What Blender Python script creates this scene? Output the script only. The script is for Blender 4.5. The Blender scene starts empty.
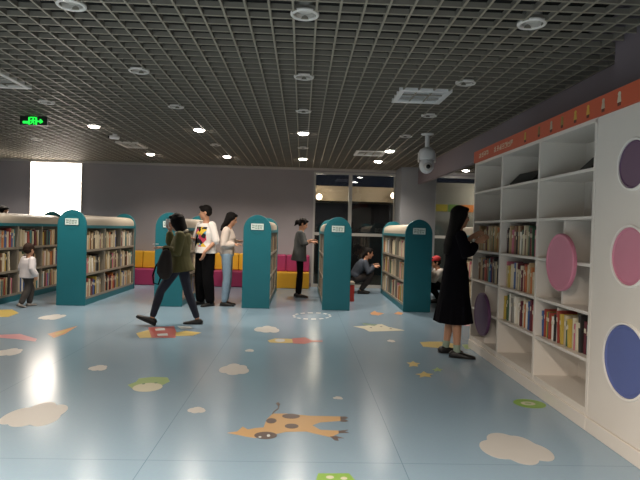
import bpy, bmesh, math, random
from mathutils import Vector, Matrix, Euler
PI = math.pi
scene = bpy.context.scene
COL = scene.collection

# ------------------------------------------------------------------ helpers
def lin(h):
    h = h.lstrip('#')
    v = [int(h[i:i+2], 16)/255 for i in (0, 2, 4)]
    return tuple((c/12.92 if c <= .04045 else ((c+.055)/1.055)**2.4) for c in v) + (1,)

MATS = {}
def mat(name, col, rough=.6, metal=0.0, noise=.0, scale=8.0, emit=None, strength=0, bump=0.0, spec=.5):
    if name in MATS: return MATS[name]
    m = bpy.data.materials.new(name); m.use_nodes = True
    nt = m.node_tree; b = nt.nodes['Principled BSDF']
    c = lin(col) if isinstance(col, str) else tuple(col)
    b.inputs['Base Color'].default_value = c
    b.inputs['Roughness'].default_value = rough
    b.inputs['Metallic'].default_value = metal
    b.inputs['Specular IOR Level'].default_value = spec
    if noise or bump:
        tc = nt.nodes.new('ShaderNodeTexCoord')
        nz = nt.nodes.new('ShaderNodeTexNoise'); nz.inputs['Scale'].default_value = scale
        nz.inputs['Detail'].default_value = 5
        nt.links.new(tc.outputs['Object'], nz.inputs['Vector'])
        if noise:
            mx = nt.nodes.new('ShaderNodeMix'); mx.data_type = 'RGBA'
            mx.inputs[6].default_value = tuple(max(0, x*(1-noise)) for x in c[:3]) + (1,)
            mx.inputs[7].default_value = tuple(min(1, x*(1+noise)) for x in c[:3]) + (1,)
            nt.links.new(nz.outputs['Fac'], mx.inputs[0])
            nt.links.new(mx.outputs[2], b.inputs['Base Color'])
        if bump:
            bp = nt.nodes.new('ShaderNodeBump'); bp.inputs['Strength'].default_value = bump
            bp.inputs['Distance'].default_value = .01
            nt.links.new(nz.outputs['Fac'], bp.inputs['Height'])
            nt.links.new(bp.outputs['Normal'], b.inputs['Normal'])
    if emit:
        b.inputs['Emission Color'].default_value = lin(emit)
        b.inputs['Emission Strength'].default_value = strength
    MATS[name] = m
    return m

class MB:
    """collects shapes, links them as ONE mesh object"""
    def __init__(s): s.v = []; s.f = []; s.m = []; s.cur = 0
    def add(s, vs, fs):
        b = len(s.v); s.v += [tuple(p) for p in vs]
        s.f += [tuple(b+i for i in q) for q in fs]; s.m += [s.cur]*len(fs); return s
    def box(s, x0, x1, y0, y1, z0, z1, M=None):
        vs = [Vector((x, y, z)) for z in (z0, z1) for y in (y0, y1) for x in (x0, x1)]
        if M is not None: vs = [M @ p for p in vs]
        return s.add(vs, [(0,2,3,1),(4,5,7,6),(0,1,5,4),(2,6,7,3),(0,4,6,2),(1,3,7,5)])
    def prism(s, pts, a0, a1, axis='z'):
        """outline pts extruded from a0 to a1 along an axis"""
        n = len(pts)
        area = sum(pts[i][0]*pts[(i+1) % n][1]-pts[(i+1) % n][0]*pts[i][1] for i in range(n))
        if area < 0: pts = pts[::-1]
        def P(p, a): return {'z': (p[0], p[1], a), 'y': (p[0], a, p[1]), 'x': (a, p[0], p[1])}[axis]
        vs = [P(p, a0) for p in pts]+[P(p, a1) for p in pts]
        fs = [tuple(range(n-1, -1, -1)), tuple(range(n, 2*n))]
        fs += [(i, (i+1) % n, n+(i+1) % n, n+i) for i in range(n)]
        if axis == 'y': fs = [q[::-1] for q in fs]
        return s.add(vs, fs)
    def rings(s, rs, cap=True):
        n = len(rs[0]); b = []
        for r in rs: b += list(r)
        fs = []
        for k in range(len(rs)-1):
            for i in range(n):
                j = (i+1) % n
                fs.append((k*n+i, k*n+j, (k+1)*n+j, (k+1)*n+i))
        if cap:
            fs.append(tuple(range(n-1, -1, -1))); fs.append(tuple((len(rs)-1)*n+i for i in range(n)))
        return s.add(b, fs)
    def lathe(s, prof, n=24, M=None):
        rs = []
        for r, z in prof:
            ring = [Vector((r*math.cos(2*PI*i/n), r*math.sin(2*PI*i/n), z)) for i in range(n)]
            rs.append([M @ p for p in ring] if M is not None else ring)
        return s.rings(rs, cap=tuple(prof[0]) != tuple(prof[-1]))
    def ellipsoid(s, c, r, M=None, nu=16, nv=10):
        rs = []
        for k in range(nv+1):
            t = -PI/2+PI*k/nv; cr = max(math.cos(t), .02)
            ring = [Vector((c[0]+r[0]*cr*math.cos(2*PI*i/nu), c[1]+r[1]*cr*math.sin(2*PI*i/nu), c[2]+r[2]*math.sin(t))) for i in range(nu)]
            rs.append([M @ p for p in ring] if M is not None else ring)
        return s.rings(rs)
    def tube(s, pts, rad, n=10, ref=None, round_ends=True):
        """closed tapered tube along pts; rad = number | (ra,rb) per point; ref = direction of the first radius"""
        P = [Vector(p) for p in pts]
        R = [(r, r) if not isinstance(r, (tuple, list)) else r for r in (rad if isinstance(rad, (list,)) else [rad]*len(P))]
        ref = Vector(ref) if ref is not None else None
        rs = []
        N = len(P)
        prev = None
        for k in range(N):
            t = (P[min(k+1, N-1)]-P[max(k-1, 0)])
            if t.length < 1e-9: t = Vector((0, 0, 1))
            t.normalize()
            a = ref if ref is not None else (prev if prev is not None else (Vector((1, 0, 0)) if abs(t.x) < .8 else Vector((0, 1, 0))))
            a = a-t*a.dot(t)
            if a.length < 1e-6: a = t.orthogonal()
            a.normalize(); b = t.cross(a); prev = a
            def ring(c, f): return [c+a*(R[k][0]*f*math.cos(2*PI*i/n))+b*(R[k][1]*f*math.sin(2*PI*i/n)) for i in range(n)]
            rm = min(R[k])
            if k == 0 and round_ends:
                rs += [ring(P[k]-t*rm*.9, .35), ring(P[k]-t*rm*.55, .8)]
            rs.append(ring(P[k], 1))
            if k == N-1 and round_ends:
                rs += [ring(P[k]+t*rm*.55, .8), ring(P[k]+t*rm*.9, .35)]
        return s.rings(rs)
    def mesh(s, name, mats):
        me = bpy.data.meshes.new(name); me.from_pydata(s.v, [], s.f)
        for m in (mats if isinstance(mats, (list, tuple)) else [mats]): me.materials.append(m)
        if any(s.m): me.polygons.foreach_set('material_index', s.m)
        bm = bmesh.new(); bm.from_mesh(me); bmesh.ops.recalc_face_normals(bm, faces=bm.faces); bm.to_mesh(me); bm.free()
        return me
    def build(s, name, mats, parent=None, smooth=False, bevel=0, loc=None):
        o = bpy.data.objects.new(name, s.mesh(name, mats)); COL.objects.link(o)
        if parent is not None: o.parent = parent
        if loc is not None: o.location = loc
        if bevel:
            md = o.modifiers.new('bevel', 'BEVEL'); md.width = bevel; md.segments = 2; md.limit_method = 'ANGLE'
        if smooth: o.data.polygons.foreach_set('use_smooth', [True]*len(o.data.polygons))
        return o
    def organic(s, name, m, parent=None, voxel=.008, it=3, fac=.5):
        """fuse the collected closed shapes into one continuous smooth skin"""
        tmp = bpy.data.objects.new('tmp', s.mesh('tmp', m)); COL.objects.link(tmp)
        r = tmp.modifiers.new('r', 'REMESH'); r.mode = 'VOXEL'; r.voxel_size = voxel
        if it:
            q = tmp.modifiers.new('s', 'SMOOTH'); q.factor = fac; q.iterations = it
        dg = bpy.context.evaluated_depsgraph_get(); dg.update()
        me = bpy.data.meshes.new_from_object(tmp.evaluated_get(dg))
        bpy.data.objects.remove(tmp)
        me.name = name; me.materials.clear(); me.materials.append(m)
        me.polygons.foreach_set('use_smooth', [True]*len(me.polygons))
        o = bpy.data.objects.new(name, me); COL.objects.link(o)
        if parent is not None: o.parent = parent
        return o

def tag(o, label=None, cat=None, group=None, kind=None):
    if label: o['label'] = label
    if cat: o['category'] = cat
    if group: o['group'] = group
    if kind: o['kind'] = kind
    return o
def thing(name, label, cat, loc=(0, 0, 0), rz=0, group=None):
    o = bpy.data.objects.new(name, None); COL.objects.link(o)
    o.location = loc; o.rotation_euler = (0, 0, rz); o.empty_display_size = .1
    return tag(o, label, cat, group)
def struct(o): o['kind'] = 'structure'; return o
def copy_tree(o, parent=None):
    kids = list(o.children)
    c = o.copy(); COL.objects.link(c)
    if parent is not None: c.parent = parent
    for ch in kids: copy_tree(ch, c)
    return c

# ------------------------------------------------------------------ camera
cam_d = bpy.data.cameras.new('camera'); cam_d.lens = 30.375; cam_d.sensor_width = 36; cam_d.clip_start = .05
cam = bpy.data.objects.new('camera', cam_d); COL.objects.link(cam)
Yd = Vector((-18., 11., -540.)).normalized()
up = Vector((math.sin(.027), math.cos(.027), 0)); Zd = (up-Yd*up.dot(Yd)).normalized(); Xd = Yd.cross(Zd)
M4 = Matrix((Xd, Yd, Zd)).to_4x4(); M4.translation = (0, 0, 1.37)
cam.matrix_world = M4
scene.camera = cam

# ------------------------------------------------------------------ materials of the room
H = 2.82; YB = 12.84
def floor_material():
    m = bpy.data.materials.new('blue_vinyl'); m.use_nodes = True; nt = m.node_tree; b = nt.nodes['Principled BSDF']
    tc = nt.nodes.new('ShaderNodeTexCoord'); L = nt.links.new
    nz = nt.nodes.new('ShaderNodeTexNoise'); nz.inputs['Scale'].default_value = .9; nz.inputs['Detail'].default_value = 2
    L(tc.outputs['Object'], nz.inputs['Vector'])
    fine = nt.nodes.new('ShaderNodeTexNoise'); fine.inputs['Scale'].default_value = 60; fine.inputs['Detail'].default_value = 3
    L(tc.outputs['Object'], fine.inputs['Vector'])
    mx = nt.nodes.new('ShaderNodeMix'); mx.data_type = 'RGBA'
    mx.inputs[6].default_value = lin('#859fb3'); mx.inputs[7].default_value = lin('#90a9bb')
    L(nz.outputs['Fac'], mx.inputs[0])
    m2 = nt.nodes.new('ShaderNodeMix'); m2.data_type = 'RGBA'; m2.blend_type = 'MULTIPLY'; m2.inputs[0].default_value = .12
    L(mx.outputs[2], m2.inputs[6]); L(fine.outputs['Color'], m2.inputs[7])
    # welded seams between the 1.5 m wide sheets
    sp = nt.nodes.new('ShaderNodeSeparateXYZ'); L(tc.outputs['Object'], sp.inputs[0])
    def seam(sock, off, per, w):
        a = nt.nodes.new('ShaderNodeMath'); a.operation = 'SUBTRACT'; L(sock, a.inputs[0]); a.inputs[1].default_value = off
        p = nt.nodes.new('ShaderNodeMath'); p.operation = 'PINGPONG'; L(a.outputs[0], p.inputs[0]); p.inputs[1].default_value = per/2
        c = nt.nodes.new('ShaderNodeMath'); c.operation = 'LESS_THAN'; L(p.outputs[0], c.inputs[0]); c.inputs[1].default_value = w
        return c.outputs[0]
    s1 = seam(sp.outputs['X'], .63, 1.5, .003); s2 = seam(sp.outputs['Y'], 3.15, 9.0, .003)
    mxm = nt.nodes.new('ShaderNodeMath'); mxm.operation = 'MAXIMUM'; L(s1, mxm.inputs[0]); L(s2, mxm.inputs[1])
    m3 = nt.nodes.new('ShaderNodeMix'); m3.data_type = 'RGBA'; L(mxm.outputs[0], m3.inputs[0]); L(m2.outputs[2], m3.inputs[6])
    m3.inputs[7].default_value = lin('#6d8799')
    L(m3.outputs[2], b.inputs['Base Color'])
    rr = nt.nodes.new('ShaderNodeMapRange'); rr.inputs['To Min'].default_value = .2; rr.inputs['To Max'].default_value = .23
    L(nz.outputs['Fac'], rr.inputs['Value']); L(rr.outputs[0], b.inputs['Roughness'])
    bp = nt.nodes.new('ShaderNodeBump'); bp.inputs['Strength'].default_value = .02; bp.inputs['Distance'].default_value = .004
    L(fine.outputs['Fac'], bp.inputs['Height']); L(bp.outputs['Normal'], b.inputs['Normal'])
    b.inputs['Specular IOR Level'].default_value = .75
    return m
M_floor = floor_material()
M_wall = mat('purple_grey_wall', '#8d898d', .75, noise=.05, scale=3)
M_wallR = mat('plum_grey_wall', '#6f666d', .7, noise=.06, scale=3)
M_col = mat('pale_grey_column', '#90949a', .7, noise=.05, scale=4)
M_plenum = mat('dark_plenum', '#1a1816', .95)
M_blade = mat('ceiling_blade', '#6b665d', .6, noise=.06, scale=6)
M_trim = mat('pale_trim', '#a8a4a0', .5)
M_alu = mat('window_aluminium', '#a9a8a4', .4, metal=.2)
M_white = mat('white_laminate', '#d6d0c8', .38, noise=.03, scale=5)
M_whitepl = mat('white_plastic', '#dcdcdc', .35)
M_teal = mat('teal_laminate', '#0f6470', .45, noise=.06, scale=4)
M_cream = mat('cream_laminate', '#a59e90', .45, noise=.03)
M_shelfgrey = mat('beige_shelf', '#857f73', .5, noise=.05)
M_black = mat('black_plastic', '#0e0e0e', .6)
M_dark = mat('dark_grey_plastic', '#333333', .5)

# ------------------------------------------------------------------ the setting
XL, YN, XA, YA = -8.2, -5.0, 6.2, 6.46       # left wall, near wall, alcove right wall, where the alcove opens
fl = MB(); fl.box(XL, XA, YN, YB, -.1, 0); struct(fl.build('floor', M_floor))
ce = MB(); ce.box(XL, XA, YN, YB, H+.42, H+.5); struct(ce.build('ceiling', M_plenum))
g = MB(); cx, cy, tb, hb = .156, .15, .0065, .036
x = -.02-cx/2
xs = []
k = -60
while True:
    xx = x+k*cx; k += 1
    if xx < XL: continue
    if xx > XA: break
    xs.append(xx)
for xx in xs:
    g.box(xx-tb, xx+tb, YN if xx < 2.58 else YA, YB-.03, H, H+hb)
k = -70
while True:
    yy = 3.69-cy/2+k*cy; k += 1
    if yy < YN: continue
    if yy > YB-.03: break
    g.box(XL, 2.57 if yy < YA else XA, yy-tb*.8, yy+tb*.8, H+.002, H+hb)
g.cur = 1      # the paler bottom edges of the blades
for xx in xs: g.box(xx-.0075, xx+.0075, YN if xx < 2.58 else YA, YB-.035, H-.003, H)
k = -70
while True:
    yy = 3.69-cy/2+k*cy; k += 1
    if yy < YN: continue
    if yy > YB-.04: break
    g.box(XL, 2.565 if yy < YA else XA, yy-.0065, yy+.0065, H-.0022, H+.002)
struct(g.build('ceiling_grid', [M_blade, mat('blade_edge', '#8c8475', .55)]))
WX0, WX1 = .25, 2.22     # first window, then the column, then the second window
w = MB(); w.box(XL, WX0, YB, YB+.15, 0, H+.42); struct(w.build('wall_back', M_wall))
w = MB(); w.box(WX0, XA, YB, YB+.15, 2.74, H+.42); w.box(5.4, XA, YB, YB+.15, 0, 2.74); w.box(2.9, 3.02, YB, YB+.15, 0, 2.74); struct(w.build('wall_back_lintel', M_wall))
w = MB(); w.box(XL-.15, XL, YN, YB, 0, H+.42); struct(w.build('wall_left', M_wall))
w = MB(); w.box(XL, 2.58, YN-.15, YN, 0, H+.42); struct(w.build('wall_near', M_wall))
w = MB(); w.box(2.58, 2.75, YN, YA, 0, H+.42); struct(w.build('wall_right', M_wallR))
w = MB(); w.box(2.32, 2.58, YN, 4.02, 2.36, H+.42); struct(w.build('bulkhead_beam', M_wallR))
w = MB(); w.box(XA, XA+.15, YA, YB, 0, H+.42); struct(w.build('wall_alcove_side', M_wall))
w = MB(); w.box(2.75, XA, YA-.15, YA, 0, H+.42); struct(w.build('wall_alcove_near', M_wall))
w = MB(); w.box(2.2, 3.0, 12.1, YB, 0, H+.42); struct(w.build('column', M_col, bevel=.008))
w = MB(); w.box(2.58, 2.66, YA, 12.1, 2.45, H+.42); struct(w.build('ceiling_beam', M_wallR))
w = MB(); w.box(XL, 2.2, YB-.035, YB, H-.05, H+.01); w.box(3.0, XA, YB-.035, YB, H-.05, H+.01); struct(w.build('trim_1', M_trim))
w = MB(); w.box(XL, WX0, YB-.015, YB, 0, .09); struct(w.build('baseboard_back', M_wallR))

def glass_material():
    m = bpy.data.materials.new('window_glass'); m.use_nodes = True; nt = m.node_tree
    for n in list(nt.nodes):
        if n.type != 'OUTPUT_MATERIAL': nt.nodes.remove(n)
    out = [n for n in nt.nodes if n.type == 'OUTPUT_MATERIAL'][0]
    t = nt.nodes.new('ShaderNodeBsdfTransparent'); t.inputs[0].default_value = (.75, .78, .8, 1)
    gl = nt.nodes.new('ShaderNodeBsdfGlossy'); gl.inputs['Roughness'].default_value = .02
    fr = nt.nodes.new('ShaderNodeFresnel'); fr.inputs[0].default_value = 1.65
    mx = nt.nodes.new('ShaderNodeMixShader')
    nt.links.new(fr.outputs[0], mx.inputs[0]); nt.links.new(t.outputs[0], mx.inputs[1]); nt.links.new(gl.outputs[0], mx.inputs[2])
    nt.links.new(mx.outputs[0], out.inputs[0])
    return m
M_glass = glass_material()
def window(name, x0, x1, mulls, trans):
    f = MB(); y0, y1 = YB+.02, YB+.1; t = .05
    f.box(x0, x1, y0, y1, 2.69, 2.74); f.box(x0, x1, y0, y1, 0, .07)
    f.box(x0, x0+t, y0, y1, .07, 2.69); f.box(x1-t, x1, y0, y1, .07, 2.69)
    for mx in mulls: f.box(mx-.04, mx+.04, y0-.01, y1, .07, 2.69)
    for z in trans: f.box(x0+t, x1-t, y0+.004, y1-.004, z-.035, z+.035)
    o = struct(f.build(name, M_alu))
    p = MB(); p.box(x0+t, x1-t, YB+.055, YB+.061, .07, 2.69); p.build('window_pane', M_glass, o)
    return o
window('window_1', WX0, WX1, [1.13], [1.27])
window('window_2', 3.02, 5.4, [4.25], [1.27])

# pavement outside, then added stand-ins for what shows in the dark glass
w = MB(); w.box(-3, 12, YB+.15, 26, -.14, -.1); struct(w.build('outside_pavement', mat('pavement', '#4a4844', .8, noise=.2)))
t = thing('standin_slab', 'pale lit concrete canopy added outside for the bright band in the dark window', 'slab', (1.6, 17.2, -.1))  # added slab, makes the bright band in the window glass
c = MB(); c.box(-3.2, 2.4, -.6, .9, 2.36, 2.82); c.build('pale_slab', mat('slab_pale', '#b5a58e', .8, noise=.08), t, bevel=.01)
for xx in (-2.9, 2.1):
    c = MB(); c.box(xx-.12, xx+.12, -.1, .14, 0, 2.36); c.build('post', mat('slab_post', '#6f665a', .7), t)
c = MB(); c.box(-3.1, 2.3, .7, .8, 0, 2.36); c.build('back_wall_panel', mat('dark_panel', '#2a2a30', .7), t)
t = thing('standin_board', 'pale stand-in board with coloured strips added outside the window right of the column', 'board', (4.2, 13.7, -.1))  # added board, its strips stand in for the colours in the glass
c = MB(); c.box(-1.1, 1.1, 0, .05, .1, 2.75); c.build('board', mat('board_white', '#9a9a94', .7, noise=.05), t)
for i, (a, bq, col) in enumerate([(-.95, -.5, '#b7a93a'), (-.48, -.2, '#6f9a4a'), (-.18, .3, '#c9772f'), (.32, .9, '#b03d32')]):
    c = MB(); c.box(a, bq, -.012, 0, 2.02, 2.2); c.build('strip', mat('strip_%d' % i, col, .6), t)

M_globe = mat('added_globe_glow', '#ffffff', .4, emit='#ffe2b8', strength=12)  # added globes: two for reflected downlights, one to brighten the board
for gx, gy, gz, lab, e in ((2.68, 15.9, 2.43, 'glowing globe added outside for the downlight mirrored in the window by the column', 22), (.49, 16.2, 2.35, 'glowing globe added outside for the downlight mirrored at left in the dark window', 14), (4.75, 13.35, 2.35, 'glowing globe added to light the stand-in board outside, behind the bookcase', 14)):
    t = thing('standin_globe', lab, 'lamp', (gx, gy, -.1), 0, 'added globes outside the windows')
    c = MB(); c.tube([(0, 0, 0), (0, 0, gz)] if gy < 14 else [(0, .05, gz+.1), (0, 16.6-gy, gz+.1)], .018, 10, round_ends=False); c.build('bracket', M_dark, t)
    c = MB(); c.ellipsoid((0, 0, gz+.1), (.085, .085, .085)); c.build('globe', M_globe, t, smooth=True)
    ld = bpy.data.lights.new('added_globe_light', 'POINT'); ld.energy = e; ld.shadow_soft_size = .1; ld.color = (1, .85, .65)  # added point light that brightens the slab and the board
    o = bpy.data.objects.new('added_globe_light', ld); COL.objects.link(o); o.location = (gx, gy-.2, gz)

# the glowing panel on the back wall
t = thing('lit_panel', 'tall glowing white lit panel on the grey back wall', 'light panel', (-5.76, YB, 1.1))
c = MB(); c.box(-.6, .6, -.03, 0, 0, 1.68); c.build('frame', M_alu, t)
c = MB(); c.box(-.57, .57, -.04, -.03, .03, 1.65); c.build('diffuser', mat('panel_glow', '#ffffff', .4, emit='#fff1e2', strength=7.5), t)

# ------------------------------------------------------------------ ceiling fittings
M_ring = mat('downlight_ring', '#cfcac4', .5)
M_refl = mat('downlight_reflector', '#a5a099', .5)
M_lit = mat('downlight_lit', '#ffffff', .4, emit='#fff4ea', strength=22)
M_unlit = mat('downlight_unlit', '#c9c3bb', .4)
def make_downlight(lit):
    r = bpy.data.objects.new('downlight', None); COL.objects.link(r); r.empty_display_size = .1
    c = MB(); c.lathe([(.074, 0), (.074, .012), (.098, .012), (.098, 0), (.092, -.008), (.078, -.008), (.074, 0)], 28); c.build('ring', M_ring, r, smooth=True)
    c = MB(); c.lathe([(.074, .01), (.05, .11), (.056, .115), (.08, .012), (.074, .01)], 28); c.build('reflector', M_refl, r, smooth=True)
    zz = -.012 if lit else .03
    c = MB(); c.lathe([(.079 if lit else .06, zz+.03), (.077 if lit else .06, zz), (.055, zz-.014 if lit else zz-.004), (.02, zz-.02 if lit else zz-.006)], 24); c.build('lens', M_lit if lit else M_unlit, r, smooth=True)
    return r
PX = {-6: -6.26, -5: -4.7, -4: -4.66, -3: -3.14, -2: -1.58, -1: -.02, 0: 1.54}
dl = []   # x, y, lit, label
YS = [3.69+1.5*k for k in range(6)]
dl += [(-1.58, YS[0], 0, 'unlit round downlight cut off by the top left edge of the photo'),
       (-1.58, YS[1], 0, 'unlit downlight upper left between the air vent and the nearest lights'),
       (-1.58, YS[2], 0, 'unlit downlight just before the bright lamp right of the exit sign'),
       (-1.58, YS[3], 1, 'lit downlight above the man in the white printed shirt'),
       (-1.58, YS[4], 0, 'dim downlight between two lit lamps above the white printed shirt man'),
       (-1.58, YS[5], 1, 'lit downlight near the back wall above the woman in white sweater'),
       (-.02, YS[0], 0, 'unlit round downlight at top centre of the ceiling'),
       (-.02, YS[1], 0, 'unlit downlight second from the top in the centre row'),
       (-.02, YS[2], 0, 'faint unlit downlight third from the top in the centre row'),
       (-.02, YS[3], 1, 'lit downlight in the centre row, larger and nearer of two'),
       (-.02, YS[4], 0, 'faint unlit downlight between the two lit lamps of the centre row'),
       (-.02, YS[5], 1, 'lit downlight closest to the window in the centre row'),
       (1.54, YS[0], 0, 'unlit round downlight at upper right near the bookcase'),
       (1.54, YS[1], 0, 'unlit downlight right of the square white air vent'),
       (1.54, YS[2], 0, 'unlit downlight close above the white dome camera'),
       (1.54, YS[3], 0, 'unlit downlight left of the dome camera pole'),
       (1.54, YS[4], 1, 'brightest lit downlight left of the dome camera'),
       (1.54, YS[5], 1, 'small lit downlight behind the brightest one left of the dome camera'),
       (-3.14, YS[2], 0, 'dim downlight just right above the green exit sign'),
       (-3.14, YS[3], 1, 'lit downlight right of the green exit sign'),
       (-3.14, YS[5], 1, 'lit downlight near the back wall beside the ceiling sensor'),
       (-4.7, YS[4], 0, 'faint downlight below the green exit sign'),
       (-6.26, YS[5], 1, 'lit downlight at the far left edge by the back wall'),
       (3.72, 12.3, 1, 'lit downlight over the window right of the column')]
protos = {}
def lamp(x, y, e, size=2.5):
    ld = bpy.data.lights.new('downlight_lamp', 'SPOT'); ld.energy = e; ld.spot_size = size; ld.spot_blend = .9
    ld.shadow_soft_size = .07; ld.color = (1, .86, .72)
    o = bpy.data.objects.new('downlight_lamp', ld); COL.objects.link(o); o.location = (x, y, H-.12)
    return o
E_FAR, E_NEAR = 75, 185
for x, y, lit, lab in dl:
    if lit not in protos: protos[lit] = make_downlight(lit); r = protos[lit]
    else: r = copy_tree(protos[lit])
    r.location = (x, y, H); tag(r, lab, 'ceiling light', 'round recessed downlights in the grid ceiling')
    if lit: lamp(x, y, E_FAR)
# the rows over and behind the photographer
for x in (-4.7, -3.14, -1.58, -.02):
    for y in (.69, -.81, -2.31):
        lamp(x, y, E_NEAR, 2.85)
lamp(-4.7, YS[3], E_FAR)

def vent(x0, x1, y0, y1, lab, mode):
    t = thing('air_vent', lab, 'air vent', ((x0+x1)/2, (y0+y1)/2, H)); a, b = (x1-x0)/2, (y1-y0)/2
    c = MB(); fw = .055
    c.box(-a, a, -b, -b+fw, -.012, .03); c.box(-a, a, b-fw, b, -.012, .03); c.box(-a, -a+fw, -b+fw, b-fw, -.012, .03); c.box(a-fw, a, -b+fw, b-fw, -.012, .03)
    c.build('frame', M_whitepl if mode else M_ring, t, bevel=.004)
    c = MB(); c.box(-a+fw, a-fw, -b+fw, b-fw, .03, .04); c.build('backing', M_dark, t)
    c = MB(); n = 9
    for i in range(n):
        yy = -b+fw+(i+.5)*(2*b-2*fw)/n
        c.box(-a+fw, a-fw, -.016, .016, -.002, .002, Matrix.Translation((0, yy, .01)) @ Matrix.Rotation(.6, 4, 'X'))
    c.build('louvre', M_whitepl if mode else M_ring, t)
vent(-3.62, -2.98, 5.38, 6.02, 'square air vent in the ceiling at the upper left edge', 0)
vent(.96, 1.5, 5.5, 6.04, 'white square louvred air vent in the ceiling right of centre', 1)
vent(-3.35, -2.95, 9.72, 10.36, 'narrow air vent by the ceiling sensor in front of the back wall', 0)
vent(.95, 1.5, 9.76, 10.4, 'air vent beside the brightest lit downlight near the window', 1)

# green exit sign hanging from the ceiling
t = thing('exit_sign', 'dark hanging exit sign with glowing green running figure and arrow', 'sign', (-3.72, 7.58, 2.69))
c = MB(); c.box(-.185, .185, -.015, .015, 0, .122); c.build('housing', mat('sign_housing', '#1c211d', .4), t, bevel=.004)
for xx in (-.12, .12):
    c = MB(); c.tube([(xx, 0, .12), (xx, 0, .2)], .004, 8); c.build('rod', M_dark, t)
M_green = mat('exit_green', '#0c5c20', .5, emit='#22ff4a', strength=.8)
def flat(c, pts): c.prism([(px, pz) for px, pz in pts], -.0195, -.015, 'y')
def sx(u): return (u-290)/470*.37
def sz(v): return (250-v)/155*.122
def R(c, u0, u1, v0, v1): c.box(sx(u0), sx(u1), -.0195, -.015, sz(v1), sz(v0))
c = MB(); R(c, 110, 205, 180, 222); R(c, 205, 232, 110, 240); R(c, 326, 352, 110, 240); R(c, 232, 326, 106, 120)
c.build('door_symbol', M_green, t)
c = MB()
c.lathe([(.001, -.015), (.0105, -.015), (.0105, -.0195), (.001, -.0195)], 12, Matrix.Translation((sx(288), 0, sz(135))) @ Matrix.Rotation(PI/2, 4, 'X') @ Matrix.Translation((0, 0, .0345)))
flat(c, [(sx(262), sz(150)), (sx(300), sz(150)), (sx(296), sz(192)), (sx(262), sz(192))])
flat(c, [(sx(296), sz(155)), (sx(322), sz(168)), (sx(322), sz(178)), (sx(294), sz(172))])
flat(c, [(sx(262), sz(152)), (sx(262), sz(166)), (sx(240), sz(182)), (sx(236), sz(172))])
flat(c, [(sx(264), sz(190)), (sx(280), sz(192)), (sx(256), sz(225)), (sx(238), sz(230)), (sx(240), sz(220))])
flat(c, [(sx(280), sz(190)), (sx(297), sz(190)), (sx(312), sz(212)), (sx(298), sz(240)), (sx(286), sz(238)), (sx(296), sz(214))])
c.build('running_figure', M_green, t)
c = MB(); R(c, 352, 405, 168, 190); flat(c, [(sx(400), sz(140)), (sx(415), sz(140)), (sx(458), sz(179)), (sx(415), sz(216)), (sx(400), sz(216))]); c.build('arrow', M_green, t)

# dome camera on its pole, and a small sensor
t = thing('dome_camera', 'white dome security camera on a ceiling pole above the column', 'camera', (1.81, 7.93, H))
c = MB(); c.lathe([(.03, -.025), (.09, -.012), (.095, 0), (.03, 0), (.03, -.025)], 24); c.build('mounting_plate', M_whitepl, t, smooth=True)
c = MB(); c.lathe([(.033, -.2), (.033, -.02), (.028, -.02), (.028, -.2)], 18); c.build('pole', M_whitepl, t, smooth=True)
c = MB(); c.lathe([(.02, -.2), (.06, -.205), (.1, -.23), (.118, -.27), (.118, -.36), (.11, -.38), (.02, -.385)], 28); c.build('housing', M_whitepl, t, smooth=True)
c = MB(); c.box(-.128, -.112, -.03, .03, -.42, -.28); c.box(.112, .128, -.03, .03, -.42, -.28); c.build('yoke', M_ring, t, bevel=.004)
h = (lambda c: c.build('camera_ball', M_whitepl, t, smooth=True))(MB().ellipsoid((0, 0, -.46), (.108, .108, .125), None, 24, 16))
c = MB(); c.lathe([(.02, .118), (.06, .105), (.064, .085), (.02, .08)], 24, Matrix.Translation((0, 0, -.48)) @ Matrix.Rotation(PI/2+.1, 4, 'X')); c.build('lens_ring', M_ring, h, smooth=True)
c = MB(); c.lathe([(.002, .126), (.03, .122), (.036, .1), (.002, .1)], 20, Matrix.Translation((0, 0, -.48)) @ Matrix.Rotation(PI/2+.1, 4, 'X')); c.build('lens', M_black, h, smooth=True)
t = thing('ceiling_sensor', 'small white sensor camera hanging from the ceiling at left', 'camera', (-3.06, 8.86, H))
c = MB(); c.lathe([(.01, -.04), (.035, -.03), (.035, 0), (.01, 0)], 16); c.build('base', M_whitepl, t, smooth=True)
c = MB(); c.tube([(-.05, -.05, -.06), (.05, .0, -.06)], .03, 12); c.build('body', M_whitepl, t, smooth=True)
c = MB(); c.tube([(-.075, -.06, -.06), (-.06, -.054, -.06)], .02, 12); c.build('lens', M_black, t, smooth=True)
# ------------------------------------------------------------------ lettering too small to read: stroke clusters of the same count, size and place
def glyphs(c, x0, x1, z0, z1, cols, rows, plane, d0, d1, seed):
    """cols x rows little characters made of strokes, on a plane facing -y ('y') or -x ('x')"""
    rr = random.Random(seed)
    cw, ch = (x1-x0)/cols, (z1-z0)/rows
    for r in range(rows):
        for k in range(cols):
            a, b = x0+k*cw+cw*.1, x0+(k+1)*cw-cw*.1; lo, hi = z0+r*ch+ch*.08, z0+(r+1)*ch-ch*.08
            t = (b-a)*.1
            bars = []
            for q in rr.sample([.05, .3, .5, .72, .92], 3): bars.append((a+(b-a)*rr.choice([0, .1]), b-(b-a)*rr.choice([0, .1]), lo+(hi-lo)*q-t/2, lo+(hi-lo)*q+t/2))
            for q in rr.sample([.06, .35, .55, .94], 2): bars.append((a+(b-a)*q-t/2, a+(b-a)*q+t/2, lo+(hi-lo)*rr.choice([0, .2]), hi-(hi-lo)*rr.choice([0, .2])))
            for (p, q, u, v) in bars:
                if plane == 'y': c.box(p, q, d0, d1, u, v)
                else: c.box(d0, d1, p, q, u, v)

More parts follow.
